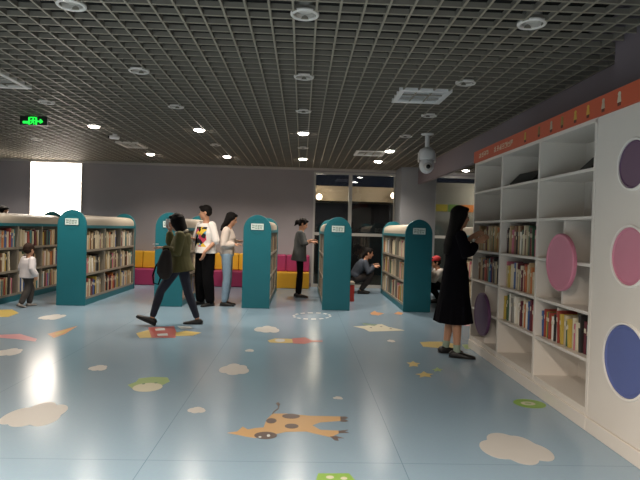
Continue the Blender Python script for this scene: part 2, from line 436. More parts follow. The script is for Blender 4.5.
# ------------------------------------------------------------------ teal double-sided shelves
LEN = 2.65; HW = .227
def arch(hw, z1, top, n=20, p=2.0):
    pts = [(hw, 0.0), (hw, z1)]
    for i in range(1, n):
        a = PI*i/n; ca, sa = math.cos(a), math.sin(a)
        pts.append((hw*math.copysign(abs(ca)**(2/p), ca), z1+(top-z1)*abs(sa)**(2/p)))
    return pts+[(-hw, z1), (-hw, 0.0)]
TIERS = [.12, .515, .91]; TOPZ = 1.305
UPY = [.05, .9, 1.75, 2.6]
def make_island():
    r = bpy.data.objects.new('island_bookshelf', None); COL.objects.link(r); r.empty_display_size = .2
    for y0, y1, s in ((0, .045, -1), (LEN-.045, LEN, 1)):
        c = MB(); c.prism(arch(HW+.008, 1.33, 1.588), y0, y1, 'y'); e = c.build('end_panel', M_teal, r, bevel=.006)
        ye = y0 if s < 0 else y1
        # ring groove, then the small sign over it
        c = MB(); rs = []
        Mx = Matrix.Translation((0, ye, 1.385)) @ Matrix.Rotation(PI/2, 4, 'X')
        c.lathe([(.118, -.003), (.128, -.003), (.128, .003), (.118, .003), (.118, -.003)], 36, Mx); c.build('ring', mat('teal_groove', '#0d5a63', .5), e)
        c = MB(); a, b = sorted((ye+s*.012, ye)); c.box(-.105, .105, a, b, 1.335, 1.44); sg = c.build('sign_plate', mat('sign_white', '#cfe0dc', .4), e)
        c = MB(); a, b = sorted((ye+s*.0135, ye+s*.012)); glyphs(c, -.09, .09, 1.347, 1.43, 4, 2, 'y', a, b, 5); c.build('lettering', mat('sign_ink', '#33544f', .6), sg)
    c = MB(); c.prism([(x, z) for x, z in arch(HW-.012, 1.335, 1.505, p=2.8) if z >= 1.335], .045, LEN-.045, 'y'); c.build('top_cap', M_cream, r, smooth=False)
    c = MB(); c.box(-HW, HW, .045, LEN-.045, 1.285, 1.335); c.build('top_rail', M_teal, r)
    c = MB(); c.box(-HW+.005, HW-.005, .045, LEN-.045, 0, .105); c.build('plinth', M_teal, r)
    for z in TIERS:
        c = MB(); c.box(-HW+.006, HW-.006, .045, LEN-.045, z-.015, z); c.box(-HW+.002, -HW+.014, .046, LEN-.046, z-.02, z+.018); c.box(HW-.014, HW-.002, .046, LEN-.046, z-.02, z+.018); c.build('shelf', M_shelfgrey, r)
    for y in UPY:
        c = MB(); c.box(-HW+.004, HW-.004, y-.014, y+.014, .105, 1.285); c.build('upright', M_shelfgrey, r)
    return r
ROWS = {  # centre x, near y, label
 'A': (-3.785, 9.02, 'teal arched bookshelf in front of the glowing panel, left of the walking woman'),
 'B': (-5.11, 8.6, 'teal bookshelf at the left edge behind the small child in white'),
 'C': (-2.225, 9.16, 'teal arched bookshelf right behind the walking woman in olive'),
 'D': (-.755, 9.18, 'teal arched bookshelf right of the woman in white sweater and jeans'),
 'E': (.612, 9.16, 'teal arched bookshelf the girl in the grey coat reaches into'),
 'F': (2.0, 9.16, 'teal arched bookshelf in front of the grey column'),
 'G': (3.46, 9.2, 'cream-topped teal bookshelf half hidden behind the woman in black'),
}
isl = None
for kk, (x, y, lab) in ROWS.items():
    if isl is None: isl = r = make_island()
    else: r = copy_tree(isl)
    r.location = (x, y, 0); tag(r, lab, 'bookshelf', 'teal double-sided bookshelves standing in parallel rows')

# ------------------------------------------------------------------ white bookcase along the right wall
Y0 = 5.075; BX = 2.05
UP = [3.75, 4.65, 5.525, 6.4]; SH = [.15, .5, .835, 1.18, 1.52, 1.865]
bc = thing('white_bookcase', 'tall white three-bay bookcase of open compartments along the right wall', 'bookcase', (BX, Y0, 0))
D_ = .42
for y in UP:
    c = MB(); c.box(0, D_, y-Y0-.018, y-Y0+.018, .1, 2.2); c.build('upright', M_white, bc, bevel=.003)
c = MB(); c.box(D_-.02, D_, UP[0]-Y0, UP[3]-Y0, .1, 2.2); c.build('back_panel', M_white, bc)
c = MB(); c.box(.0, D_, UP[0]-Y0-.018, UP[3]-Y0+.018, 2.18, 2.21); c.build('top_board', M_white, bc)
c = MB(); c.box(-.012, D_, UP[0]-Y0-.018, UP[3]-Y0+.018, 0, .1); c.build('plinth', M_white, bc, bevel=.004)
for i in range(3):
    for z in SH:
        c = MB(); c.box(.004, D_-.02, UP[i]-Y0+.018, UP[i+1]-Y0-.018, z-(.05 if z < .2 else .024), z); c.build('shelf', M_white, bc, bevel=.002)
def divider(y, z0, z1):
    c = MB(); c.box(.02, D_-.02, y-Y0-.012, y-Y0+.012, z0, z1); c.build('divider', M_white, bc)
divider(4.2, .835, 1.496); divider(5.96, .15, .811)
def disc(c, y, z, r, x0, x1):
    M = Matrix.Translation((0, y, z)) @ Matrix.Rotation(-PI/2, 4, 'Y')
    c.lathe([(.001, -x1), (r, -x1), (r, -x0-.006), (r-.006, -x0), (r*.93, -x0), (r*.9, -x0-.005), (.001, -x0-.005)], 48, M)
M_pink = mat('pink_disc', '#c47a90', .45, noise=.04); M_purp = mat('purple_disc', '#5a3a5c', .45, noise=.05); M_blue = mat('blue_disc', '#56639a', .45, noise=.04)
c = MB(); disc(c, 4.17-Y0, 1.165, .226, -.03, .0); tag(c.build('pink_disc', M_pink, bc), 'round pink disc')
c = MB(); disc(c, 5.95-Y0, .475, .24, -.03, .0); tag(c.build('purple_disc', M_purp, bc), 'round dark purple disc')

pc = thing('disc_cabinet', 'white cabinet front with coloured discs next to the open bookcase', 'cabinet', (BX, 2.9, 0))
c = MB(); c.box(0, .25, -1.5, 3.73-2.9, .1, 2.21); c.build('front_panel', M_white, pc, bevel=.004)
c = MB(); c.box(-.012, .25, -1.5, 3.73-2.9, 0, .098); c.build('plinth', M_white, pc, bevel=.004)
M_rim = mat('white_rim', '#e6e2dc', .35)
for (y, z, r, m, lab) in ((3.30, 1.83, .15, M_purp, 'small purple disc'), (3.31, 1.255, .183, M_pink, 'pink disc'), (3.31, .595, .228, M_blue, 'large blue disc'),
                          (2.72, 1.6, .2, M_blue, None), (2.7, .85, .2, M_purp, None)):
    c = MB(); disc(c, y-2.9, z, r, -.006, .0); d = c.build('inset_disc', m, pc)
    if lab: tag(d, lab)
    c = MB(); M = Matrix.Translation((0, y-2.9, z)) @ Matrix.Rotation(-PI/2, 4, 'Y')
    c.lathe([(r+.002, -.001), (r+.002, .01), (r+.014, .01), (r+.018, -.001), (r+.002, -.001)], 48, M); c.build('rim', M_rim, d)

# orange banner with lettering and small figures
bn = thing('banner', 'long orange banner strip with lettering running above the white bookcase', 'banner', (BX, 4.0, 2.21))
M_or = mat('orange_banner', '#bf5231', .6, noise=.05, scale=3)
c = MB(); c.box(-.012, .3, -2.6, 2.43, 0, .135); c.build('strip', M_or, bn)
c = MB()
# seen from the room the text runs from far to near: positive y is left
glyphs(c, 1.92, 2.25, .035, .1, 4, 1, 'x', -.0145, -.012, 11); c.build('lettering', mat('banner_letter', '#dcc3a8', .6), bn)
c = MB(); glyphs(c, 1.22, 1.76, .035, .1, 7, 1, 'x', -.0145, -.012, 12); c.build('lettering', mat('banner_letter', '', .6), bn)
figc = ['#b99a3c', '#7f6a3a', '#a79a84', '#8f7a3a', '#c2a03e', '#cfa13d', '#b8a892', '#c9bda5']
fx = [524, 538, 550.5, 561.5, 575, 588, 603.5, 620]
for i, pxx in enumerate(fx):
    y = 540*2.05/(pxx-300)-4.0
    c = MB(); hh = .1; cc = MB()
    c.lathe([(.001, -.0145), (.016, -.0145), (.016, -.012), (.001, -.012)], 14, Matrix.Translation((0, y, .095)) @ Matrix.Rotation(PI/2, 4, 'Y'))
    c.prism([(y-.022, .04), (y+.022, .04), (y+.014, .082), (y-.014, .082)], -.0145, -.012, 'x')
    f = c.build('printed_figure', mat('figure_%d' % i, figc[i], .6), bn)
    c = MB(); c.box(-.0145, -.012, y-.016, y-.004, .018, .04); c.box(-.0145, -.012, y+.004, y+.016, .018, .04); c.build('legs', mat('figure_legs', '#4b2c22', .6), f)

# ------------------------------------------------------------------ books
rnd = random.Random(7)
PAL = [('cream', '#d2c8ae', 12), ('tan', '#b09873', 8), ('beige', '#bfb295', 10), ('brown', '#6d4a33', 4), ('red', '#99433a', 3), ('orange', '#b97242', 3), ('yellow', '#b9a04a', 2),
       ('green', '#3c5c45', 3), ('teal', '#3a7f86', 2), ('blue', '#3e5a8c', 3), ('grey', '#8b8983', 5), ('black', '#2a2727', 4), ('white', '#e2ded4', 5), ('pink', '#b9697c', 2), ('maroon', '#5e2430', 2)]
BAG = [p for p in PAL for _ in range(p[2])]
M_pages = mat('book_pages', '#d9d2bf', .8)
def bookmat(p): return mat('cover_'+p[0].replace(' ', '_'), p[1], .5, noise=.08, scale=12)
_bm = {}
def book_mesh(p, th, h, d):
    key = (p[0], round(th, 3), round(h, 2), round(d, 2))
    if key not in _bm:
        c = MB(); cv = .0025
        c.cur = 0
        c.box(-d, -.003, -th/2, -th/2+cv, 0, h); c.box(-d, -.003, th/2-cv, th/2, 0, h)
        # rounded spine
        n = 6; rs = []
        for z in (0, h):
            rs.append([Vector((-.006, -th/2, z)), Vector((-.002, -th/2*.98, z)), Vector((0, -th/2*.6, z)), Vector((.0012, 0, z)), Vector((0, th/2*.6, z)), Vector((-.002, th/2*.98, z)), Vector((-.006, th/2, z))])
        c.rings(rs)
        c.cur = 1; c.box(-d+.004, -.006, -th/2+cv, th/2-cv, .004, h-.004)
        # title band on the spine
        c.cur = 2; zz = h*(.55+.2*((hash(key) % 7)/7 if False else .5)); c.box(.0, .0022, -th*.28, th*.28, zz, zz+h*.14)
        _bm[key] = c.mesh('book', [bookmat(p), M_pages, mat('title_band', '#cfc6b0' if True else '', .6)])
    return _bm[key]
ORD = 'first second third fourth fifth sixth seventh eighth ninth tenth eleventh twelfth thirteenth fourteenth fifteenth sixteenth seventeenth eighteenth nineteenth twentieth twenty-first twenty-second twenty-third twenty-fourth twenty-fifth twenty-sixth twenty-seventh twenty-eighth twenty-ninth thirtieth'.split()
N_BOOK = [0]
STUFF = {}
def stuff_book(p, M, th, h, d):
    c = STUFF.setdefault('mb', MB()); idx = STUFF.setdefault('idx', {})
    if p[0] not in idx: idx[p[0]] = len(idx)+1
    c.cur = idx[p[0]]; c.box(-d, 0, -th/2, th/2, 0, h, M); c.cur = 0; c.box(-d+.004, -.006, -th/2+.003, th/2-.003, h-.003, h+.0015, M)
def fill(x, ya, yb, z, face, tmin, tmax, hmin, hmax, frac, where, group, bag=None, d=.165, single=True):
    """a run of upright books from ya towards yb, spines facing +x (face=1) or -x (face=-1)"""
    s = 1 if yb > ya else -1; L = abs(yb-ya); pos = .004; k = 0
    while True:
        th = round(rnd.uniform(tmin, tmax)/.004)*.004
        if pos+th > L*frac: break
        p = rnd.choice(bag or BAG); z0 = z+.0006; h = round(rnd.uniform(hmin, hmax)/.02)*.02; y = ya+s*(pos+th/2)
        gap = rnd.choice([0.001, 0.001, .002, .006])
        lean = 0; extra = 0
        if rnd.random() < .06:
            lean = s*rnd.uniform(.05, .13); extra = abs(math.sin(lean))*h
        if pos+th+extra > L*frac: break
        M = Matrix.Translation((x-face*rnd.uniform(0, .02), y, z0)) @ Matrix.Rotation(0 if face > 0 else PI, 4, 'Z')
        if lean:
            # lean back against the books already placed: pivot on the far lower edge
            M = Matrix.Translation((x, y+s*extra, z0+.0004+abs(math.sin(lean))*th/2)) @ Matrix.Rotation(lean, 4, 'X') @ Matrix.Rotation(0 if face > 0 else PI, 4, 'Z')
        if single and N_BOOK[0] < 300 and k < 30:
            o = bpy.data.objects.new('book', book_mesh(p, th, h, d)); COL.objects.link(o); o.matrix_world = M
            size = 'thin ' if th < (tmin+tmax)/2-.008 else ('thick ' if th > (tmin+tmax)/2+.01 else '')
            tag(o, '%s%s book, %s from left, %s' % (size, p[0], ORD[k], where), 'book', group); N_BOOK[0] += 1
        else: stuff_book(p, M, th, h, d)
        pos += th+gap+extra; k += 1
BAY = {0: 'near', 1: 'middle', 2: 'far'}
TN = {1.18: 'third', .835: 'fourth', .5: 'fifth'}
kid = [p for p in PAL for _ in range({'yellow': 6, 'red': 4, 'orange': 4, 'white': 6, 'cream': 5, 'teal': 3, 'blue': 3, 'green': 4, 'black': 3}.get(p[0], 2))]
drab = [p for p in PAL for _ in range({'black': 5, 'brown': 6, 'grey': 6, 'tan': 5, 'beige': 4, 'maroon': 3, 'green': 3}.get(p[0], 1))]
for bay, z, frac, bag in ((2, 1.18, .97, drab), (2, .835, .95, drab), (1, 1.18, .97, BAG), (1, .835, .96, BAG), (1, .5, .98, kid), (0, .5, .97, kid)):
    fill(BX+.05, UP[bay+1]-.03, UP[bay]+.03, z, -1, .016, .045, .2, .28, frac, '%s compartment down, %s bay, white bookcase' % (TN[z], BAY[bay]), 'books in the white bookcase', bag)
def cell_y(row, b): return ROWS[row][1]+UPY[b]+.018, ROWS[row][1]+UPY[b+1]-.018
TT = {0: 'bottom', 1: 'middle', 2: 'top'}
for row, where, frs in (('A', 'teal shelf under glowing panel', (.93, .86, .9, .8, .93, .95, .9, .93, .88)), ('B', 'teal shelf behind small child', (.95, .8, .9, .97, .8, .96, .7, .9, .95))):
    q = 0
    for b in range(3):
        for t in (2, 1, 0):
            ya, yb = cell_y(row, b)
            fill(ROWS[row][0]+HW-.018, ya, yb, TIERS[t], 1, .03, .062, .25, .335, frs[q], '%s tier %s bay of %s' % (TT[t], BAY[b], where), 'books on the two teal shelves at left'); q += 1
for row, face in (('C', 1), ('D', 1), ('D', -1), ('E', -1), ('E', 1), ('F', -1), ('G', -1), ('F', 1), ('A', -1)):
    for b in range(3):
        for t in (2, 1, 0):
            ya, yb = cell_y(row, b)
            fill(ROWS[row][0]+face*(HW-.018), ya, yb, TIERS[t], face, 0.025, .06, .25, .33, rnd.uniform(.8, .97), '', '', single=False)
names = sorted(STUFF['idx'], key=lambda n: STUFF['idx'][n])
so = STUFF['mb'].build('shelved_books', [M_pages]+[bookmat([p for p in PAL if p[0] == n][0]) for n in names])
tag(so, 'rows of cream and tan books packed on the teal shelves farther right', 'books', kind='stuff')

# two dark folders lying in the top compartments
def folder(loc, rz, L, W, lab):
    t = thing('black_folder', lab, 'folder', loc, rz)
    for s in (-1, 1):
        M = Matrix.Rotation(s*.78, 4, 'Y')
        c = MB(); c.box(0 if s > 0 else -W, W if s > 0 else 0, -L/2, L/2, -.012, 0, Matrix.Translation((0, 0, W*.703+.012)) @ M); c.build('cover', M_black, t, bevel=.003)
    return t
folder((2.19, 5.15, 1.866), .06, .46, .15, 'black folder lying open in the top compartment of the middle bay')
folder((2.19, 3.95, 1.866), -.1, .22, .14, 'small black folder in the top compartment of the bay next to the cabinet')

# ------------------------------------------------------------------ foam seating along the back wall
M_mag = mat('magenta_foam', '#8a2350', .6, noise=.05); M_yel = mat('yellow_foam', '#c9971f', .6, noise=.05); M_orng = mat('orange_foam', '#b4602a', .6)
def foam(name, x0, x1, y0, y1, z0, z1, m, lab, cat, grp):
    c = MB(); w = x1-x0; c.box(-w/2+.004, w/2-.004, y0-YB, y1-YB, 0, z1-z0)
    o = c.build(name, m, None, bevel=.025, loc=((x0+x1)/2, YB, z0)); tag(o, lab, cat, grp); return o
segs = [(.2, -.9, M_yel, 'yellow'), (-.9, -2.0, M_mag, 'magenta'), (-2.0, -3.1, M_mag, 'magenta'), (-3.1, -4.2, M_mag, 'magenta')]
wl = ['behind the grey coat girl', 'behind the white sweater woman', 'behind the walking woman', 'right of the leftmost arched shelf']
for (b, a, m, nm), wh in zip(segs, wl):
    foam('foam_block', a, b, YB-.5, YB-.01, 0, .37, m, 'low %s foam seat block %s' % (nm, wh), 'seat', 'foam seat blocks along the back wall')
    up = (M_mag, 'magenta') if nm == 'yellow' else (M_yel, 'yellow')
    for j in (0, 1):
        x1 = b-.55*j; x0 = x1-.55
        foam('foam_cushion', x0, x1, YB-.28, YB-.01, .372, .76, up[0], '%s %s foam back cushion on the seat block %s' % (('right', 'left')[j], up[1], wh), 'cushion', 'foam back cushions along the back wall')
# small red box beside a shelf
t = thing('red_box', 'small red box with a cream lid beside the teal shelf near the crouching person', 'box', (.96, 10.5, 0))
c = MB(); c.box(-.08, .08, -.15, .15, 0, .32); c.build('box_body', mat('box_red', '#a93026', .5), t, bevel=.006)
c = MB(); c.box(-.085, .085, -.155, .155, .32, .37); c.build('lid', M_cream, t, bevel=.006)
DECALS = [
 ('giraffe',[('p','ochre',[(-0.462,3.584),(-0.398,3.612),(-0.37,3.702),(-0.331,3.651),(-0.281,3.679),(-0.227,3.693),(-0.216,3.852),(-0.179,3.973),(-0.082,3.978),(0.098,3.938),(0.322,3.935),(0.315,3.843),(0.168,3.808),(0.109,3.746),(0.163,3.664),(0.288,3.654),(0.284,3.603),(0.226,3.536),(0.12,3.596),(0.066,3.63),(-0.071,3.618),(-0.151,3.568),(-0.266,3.504),(-0.334,3.526),(-0.391,3.555)]),('e','brown',-0.181,3.822,0.037,0.052),('e','brown',-0.043,3.923,0.065,0.052),('e','brown',-0.035,3.724,0.048,0.046),('e','brown',-0.203,3.549,0.075,0.063),('e','white',-0.238,3.519,0.01,0.014),('e','white',-0.184,3.545,0.011,0.021),('p','brown',[(0.319,3.931),(0.355,3.933),(0.374,3.908),(0.351,3.881),(0.315,3.88)]),('p','brown',[(0.315,3.872),(0.35,3.869),(0.37,3.845),(0.346,3.824),(0.311,3.826)]),('p','brown',[(0.285,3.646),(0.356,3.672),(0.328,3.637),(0.354,3.616),(0.285,3.61)]),('p','brown',[(0.224,3.543),(0.261,3.555),(0.314,3.519),(0.272,3.521),(0.276,3.477),(0.25,3.482)]),('p','brown',[(-0.183,3.964),(-0.177,4.017),(-0.147,4.092),(-0.145,4.158),(-0.139,4.159),(-0.139,4.083),(-0.169,4.009),(-0.177,3.956)]),('p','brown',[(-0.168,4.206),(-0.15,4.237),(-0.131,4.183),(-0.146,4.139)])]),
 ('house',[('p','red',[(-2.015,7.251),(-1.707,7.39),(-1.586,7.009),(-1.505,6.62),(-1.788,6.591)]),('p','yellow',[(-2.05,6.843),(-1.96,7.085),(-1.788,6.591),(-1.922,6.556)]),('p','yellow',[(-1.579,6.94),(-1.476,7.068),(-1.258,6.976),(-1.326,6.767),(-1.529,6.724)]),('p','white',[(-1.901,7.165),(-1.791,7.227),(-1.747,7.085),(-1.855,7.026)]),('p','white',[(-1.789,6.827),(-1.67,6.885),(-1.625,6.735),(-1.743,6.701)]),('p','white',[(-1.662,7.395),(-1.483,7.365),(-1.422,7.245),(-1.572,7.203)])]),
 ('kite',[('p','orange',[(-3.076,6.689),(-2.944,7.251),(-2.875,6.711),(-2.897,6.465)]),('p','yellow',[(-3.004,6.729),(-2.951,7.034),(-2.923,6.738),(-2.939,6.611)])]),
 ('ribbon',[('p','pink',[(-3.616,6.569),(-3.389,6.655),(-3.058,6.391),(-3.015,6.255),(-3.298,6.366),(-3.538,6.428)])]),
 ('frog',[('p','green',[(-1.45,4.629),(-1.407,4.722),(-1.414,4.831),(-1.31,4.887),(-1.174,4.88),(-1.122,4.755),(-1.169,4.602),(-1.224,4.499),(-1.353,4.491)]),('e','cream',-1.264,4.571,0.121,0.127),('e','darkgreen',-1.325,4.666,0.013,0.018),('e','darkgreen',-1.23,4.702,0.014,0.018)]),
 ('fish',[('p','yellow',[(-0.383,6.574),(-0.299,6.703),(-0.075,6.695),(-0.059,6.461),(-0.226,6.445),(-0.346,6.461)]),('p','red',[(-0.088,6.724),(0.075,6.804),(0.166,6.629),(0.29,6.641),(0.287,6.552),(0.165,6.54),(0.073,6.417),(-0.071,6.431)]),('e','white',-0.232,6.591,0.061,0.089)]),
 ('ring',[('p','white',[(0.506,8.552),(0.501,8.503),(0.49,8.456),(0.456,8.474),(0.465,8.51),(0.469,8.547)]),('p','white',[(0.467,8.395),(0.445,8.352),(0.418,8.312),(0.394,8.365),(0.417,8.395),(0.436,8.428)]),('p','white',[(0.377,8.265),(0.343,8.235),(0.307,8.21),(0.295,8.285),(0.327,8.305),(0.358,8.328)]),('p','white',[(0.255,8.185),(0.215,8.173),(0.175,8.167),(0.178,8.25),(0.214,8.255),(0.249,8.265)]),('p','white',[(0.123,8.168),(0.085,8.176),(0.049,8.189),(0.065,8.264),(0.098,8.255),(0.132,8.249)]),('p','white',[(0.004,8.216),(-0.026,8.242),(-0.052,8.273),(-0.024,8.326),(-0.0,8.303),(0.026,8.284)]),('p','white',[(-0.08,8.321),(-0.096,8.361),(-0.106,8.405),(-0.071,8.425),(-0.062,8.393),(-0.048,8.362)]),('p','white',[(-0.112,8.466),(-0.11,8.514),(-0.103,8.562),(-0.067,8.543),(-0.074,8.507),(-0.076,8.471)]),('p','white',[(-0.084,8.625),(-0.064,8.671),(-0.039,8.714),(-0.01,8.658),(-0.033,8.625),(-0.051,8.591)]),('p','white',[(0.002,8.767),(0.037,8.8),(0.075,8.829),(0.09,8.745),(0.056,8.723),(0.025,8.697)]),('p','white',[(0.13,8.858),(0.173,8.873),(0.216,8.88),(0.213,8.785),(0.175,8.778),(0.137,8.767)]),('p','white',[(0.273,8.879),(0.315,8.87),(0.354,8.855),(0.333,8.768),(0.299,8.779),(0.263,8.785)]),('p','white',[(0.4,8.824),(0.431,8.794),(0.457,8.759),(0.424,8.7),(0.401,8.725),(0.374,8.747)]),('p','white',[(0.483,8.706),(0.497,8.662),(0.505,8.615),(0.467,8.594),(0.46,8.628),(0.447,8.661)])]),
 ('starfish',[('p','cream',[(0.768,7.665),(0.934,7.717),(1.132,7.874),(1.211,7.9),(1.28,7.677),(1.468,7.435),(1.258,7.367),(0.954,7.289),(0.902,7.492)]),('p','darkgreen',[(0.931,7.951),(1.145,7.858),(1.083,7.735),(0.931,7.815)]),('e','brown',1.013,7.598,0.018,0.032),('e','brown',1.175,7.697,0.018,0.033),('e','brown',1.289,7.553,0.018,0.031)]),
 ('banana',[('p','yellow',[(1.505,6.657),(1.637,6.707),(1.782,6.721),(1.92,6.614),(1.85,6.367),(1.693,6.331),(1.49,6.4)])]),
 ('leafpatch',[('p','green',[(2.006,6.563),(2.079,6.594),(2.117,6.436),(2.068,6.321),(1.975,6.334)])]),
 ('starA',[('p','yellow',[(1.134,5.604),(1.178,5.608),(1.217,5.672),(1.229,5.603),(1.271,5.58),(1.227,5.518),(1.222,5.443),(1.178,5.465),(1.125,5.428),(1.15,5.52)])]),
 ('starB',[('p','yellow',[(1.129,5.152),(1.19,5.178),(1.237,5.263),(1.252,5.189),(1.31,5.164),(1.259,5.117),(1.262,5.046),(1.207,5.078),(1.146,5.031),(1.171,5.111)])]),
 ('starC',[('p','green',[(1.339,5.34),(1.38,5.367),(1.414,5.433),(1.418,5.37),(1.454,5.349),(1.416,5.315),(1.413,5.268),(1.381,5.289),(1.341,5.256),(1.358,5.31)])]),
 ('orangeA',[('p','orange',[(1.17,8.933),(1.29,9.219),(1.297,9.061),(1.407,8.945),(1.282,8.715),(1.172,8.762)])]),
 ('orangeB',[('p','orange',[(1.567,8.924),(1.677,9.162),(1.752,9.038),(1.676,8.833),(1.611,8.888)])]),
 ('lily',[('e','lime',1.889,4.309,0.127,0.118),('e','cream',1.877,4.311,0.058,0.046),('e','green',1.877,4.311,0.027,0.021)]),
 ('box',[('p','lime',[(0.101,2.845),(0.127,3.004),(0.302,3.009),(0.352,2.851)]),('e','cream',0.192,2.958,0.022,0.019),('e','cream',0.268,2.947,0.019,0.018)]),
 ('yellowleft',[('p','yellow',[(-4.651,8.411),(-4.453,8.493),(-4.187,8.182),(-4.154,7.82),(-4.31,7.799)])]),
 ('pinkstrip',[('p','pink',[(2.485,8.04),(2.692,8.031),(2.651,7.907),(2.442,7.898)])]),
]
# ------------------------------------------------------------------ printed stickers on the floor
DC = {k: mat('sticker_'+k, v, .4, noise=.04, scale=14) for k, v in dict(ochre='#bd9a6b', brown='#5d504b', white='#c4c8c8', red='#aa5750', yellow='#bfaa60', orange='#bd8a5c', pink='#b98086', green='#8aa468', lime='#7fa64c', cream='#c2c0aa', darkgreen='#56765a').items()}
DL = {'giraffe': ('orange giraffe floor sticker with brown spots lying on its side', ['body', 'spot', 'spot', 'spot', 'snout', 'nostril', 'nostril', 'hoof', 'hoof', 'hoof', 'hoof', 'tail', 'tail_tuft']),
 'house': ('red and yellow house floor sticker under the walking woman', ['red_wall', 'yellow_wing', 'yellow_wing', 'window_patch', 'window_patch', 'roof_patch']),
 'kite': ('small orange kite floor sticker at left in front of the teal shelves', ['kite_body', 'kite_stripe']),
 'ribbon': ('thin pink ribbon floor sticker at the left edge', ['ribbon']),
 'frog': ('green and cream frog floor sticker left of centre', ['head', 'belly', 'eye', 'eye']),
 'fish': ('red and yellow fish floor sticker in front of the central teal shelf', ['fish_head', 'fish_tail', 'scale_patch']),
 'ring': ('dashed white circle sticker on the floor between two teal shelves', []),
 'starfish': ('pale pointed starfish floor sticker before the shelf by the column', ['body', 'green_leaf', 'dot', 'dot', 'dot']),
 'banana': ('yellow banana-like floor sticker behind the feet of the woman in black', ['banana']),
 'leafpatch': ('small green floor sticker by the foot of the white bookcase', ['leaf']),
 'starA': ('yellow star floor sticker left of the black shoes, farther of two', ['star']),
 'starB': ('yellow star floor sticker left of the black shoes, nearer of two', ['star']),
 'starC': ('small green star floor sticker nearest the black shoes', ['star']),
 'orangeA': ('orange patch floor sticker in front of the crouching person', ['patch']),
 'orangeB': ('small orange floor sticker at the foot of the shelf by the column', ['patch']),
 'lily': ('bright green round floor sticker near the white bookcase', ['leaf_pad', 'cream_ring', 'centre']),
 'box': ('lime green block sticker at the bottom edge of the floor', ['block', 'dot', 'dot']),
 'yellowleft': ('yellow floor sticker at the left edge near the small child', ['patch']),
 'pinkstrip': ('thin pink floor sticker behind the woman in black', ['strip'])}
def outline(q):
    if q[0] == 'e':
        _, c, x, y, a, b = q
        return c, [(x+a*math.cos(2*PI*i/28), y+b*math.sin(2*PI*i/28)) for i in range(28)]
    return q[1], q[2]
for n, ps in DECALS:
    lab, parts = DL[n]
    allp = [p for q in ps for p in outline(q)[1]]
    ox = sum(p[0] for p in allp)/len(allp); oy = sum(p[1] for p in allp)/len(allp)
    loc = lambda pts: [(x-ox, y-oy) for x, y in pts]
    if len(parts) <= 1:
        c = MB()
        for q in ps:
            col, pts = outline(q); c.prism(loc(pts), .0004, .0012)
        tag(c.build('floor_sticker', DC[col], loc=(ox, oy, 0)), lab, 'floor sticker')
    else:
        t = thing('floor_sticker', lab, 'floor sticker', (ox, oy, 0))
        for i, (q, pn) in enumerate(zip(ps, parts)):
            col, pts = outline(q); c = MB(); c.prism(loc(pts), .0004 if i == 0 else .0012, .0012 if i == 0 else .0016+.0001*i)
            tag(c.build(pn, DC[col], t), col if col not in pn else None)
CL = [(-3.573, 7.907, .161, .251, 'white cloud floor sticker in front of the shelf under the glowing panel'),
 (-3.026, 5.732, .127, .176, 'white cloud floor sticker at the left edge below the pink ribbon'),
 (-1.855, 3.884, .191, .263, 'large white cloud floor sticker at lower left'),
 (-1.896, 5.161, .082, .108, 'faint small white cloud sticker left of the frog sticker'),
 (-.746, 4.028, .066, .071, 'small white cloud sticker between frog and giraffe stickers'),
 (-.618, 5.205, .138, .202, 'white cloud floor sticker above the giraffe sticker'),
 (-.436, 7.298, .161, .253, 'white cloud floor sticker just behind the red fish sticker'),
 (-.548, 6.018, .05, .069, 'tiny white cloud sticker before the red fish sticker'),
 (1.394, 3.407, .217, .273, 'large pale cloud floor sticker near the white bookcase, lower right'),
 (.331, 4.372, .041, .039, 'tiny white star-like sticker behind the giraffe hooves'),
 (1.151, 6.698, .051, .08, 'tiny white sticker before the pale starfish sticker')]
M_cloud = mat('sticker_cloud', '#b9b8b4', .4, noise=.03)
for i, (x, y, a, b, lab) in enumerate(CL):
    rr = random.Random(30+i)
    lobes = [(-.55, -.1, .45, .6), (-.1, .35, .5, .62), (.4, .15, .45, .6), (.62, -.3, .4, .55), (0, -.4, .5, .55)]
    lobes = [(u+rr.uniform(-.08, .08), v+rr.uniform(-.08, .08), w*rr.uniform(.9, 1.1), h*rr.uniform(.9, 1.1)) for u, v, w, h in lobes]
    pts = []
    for k in range(72):
        th = 2*PI*k/72; dx, dy = math.cos(th), math.sin(th); best = .35
        for u, v, w, h in lobes:
            A = dx*dx/w**2+dy*dy/h**2; B = -2*(dx*u/w**2+dy*v/h**2); Cc = u*u/w**2+v*v/h**2-1
            ds = B*B-4*A*Cc
            if ds > 0: best = max(best, (-B+math.sqrt(ds))/(2*A))
        pts.append((dx*best*a, dy*best*b))
    c = MB(); c.prism(pts, .0004, .0012); tag(c.build('cloud_sticker', M_cloud, loc=(x, y, 0)), lab, 'floor sticker', 'white cloud stickers on the floor')
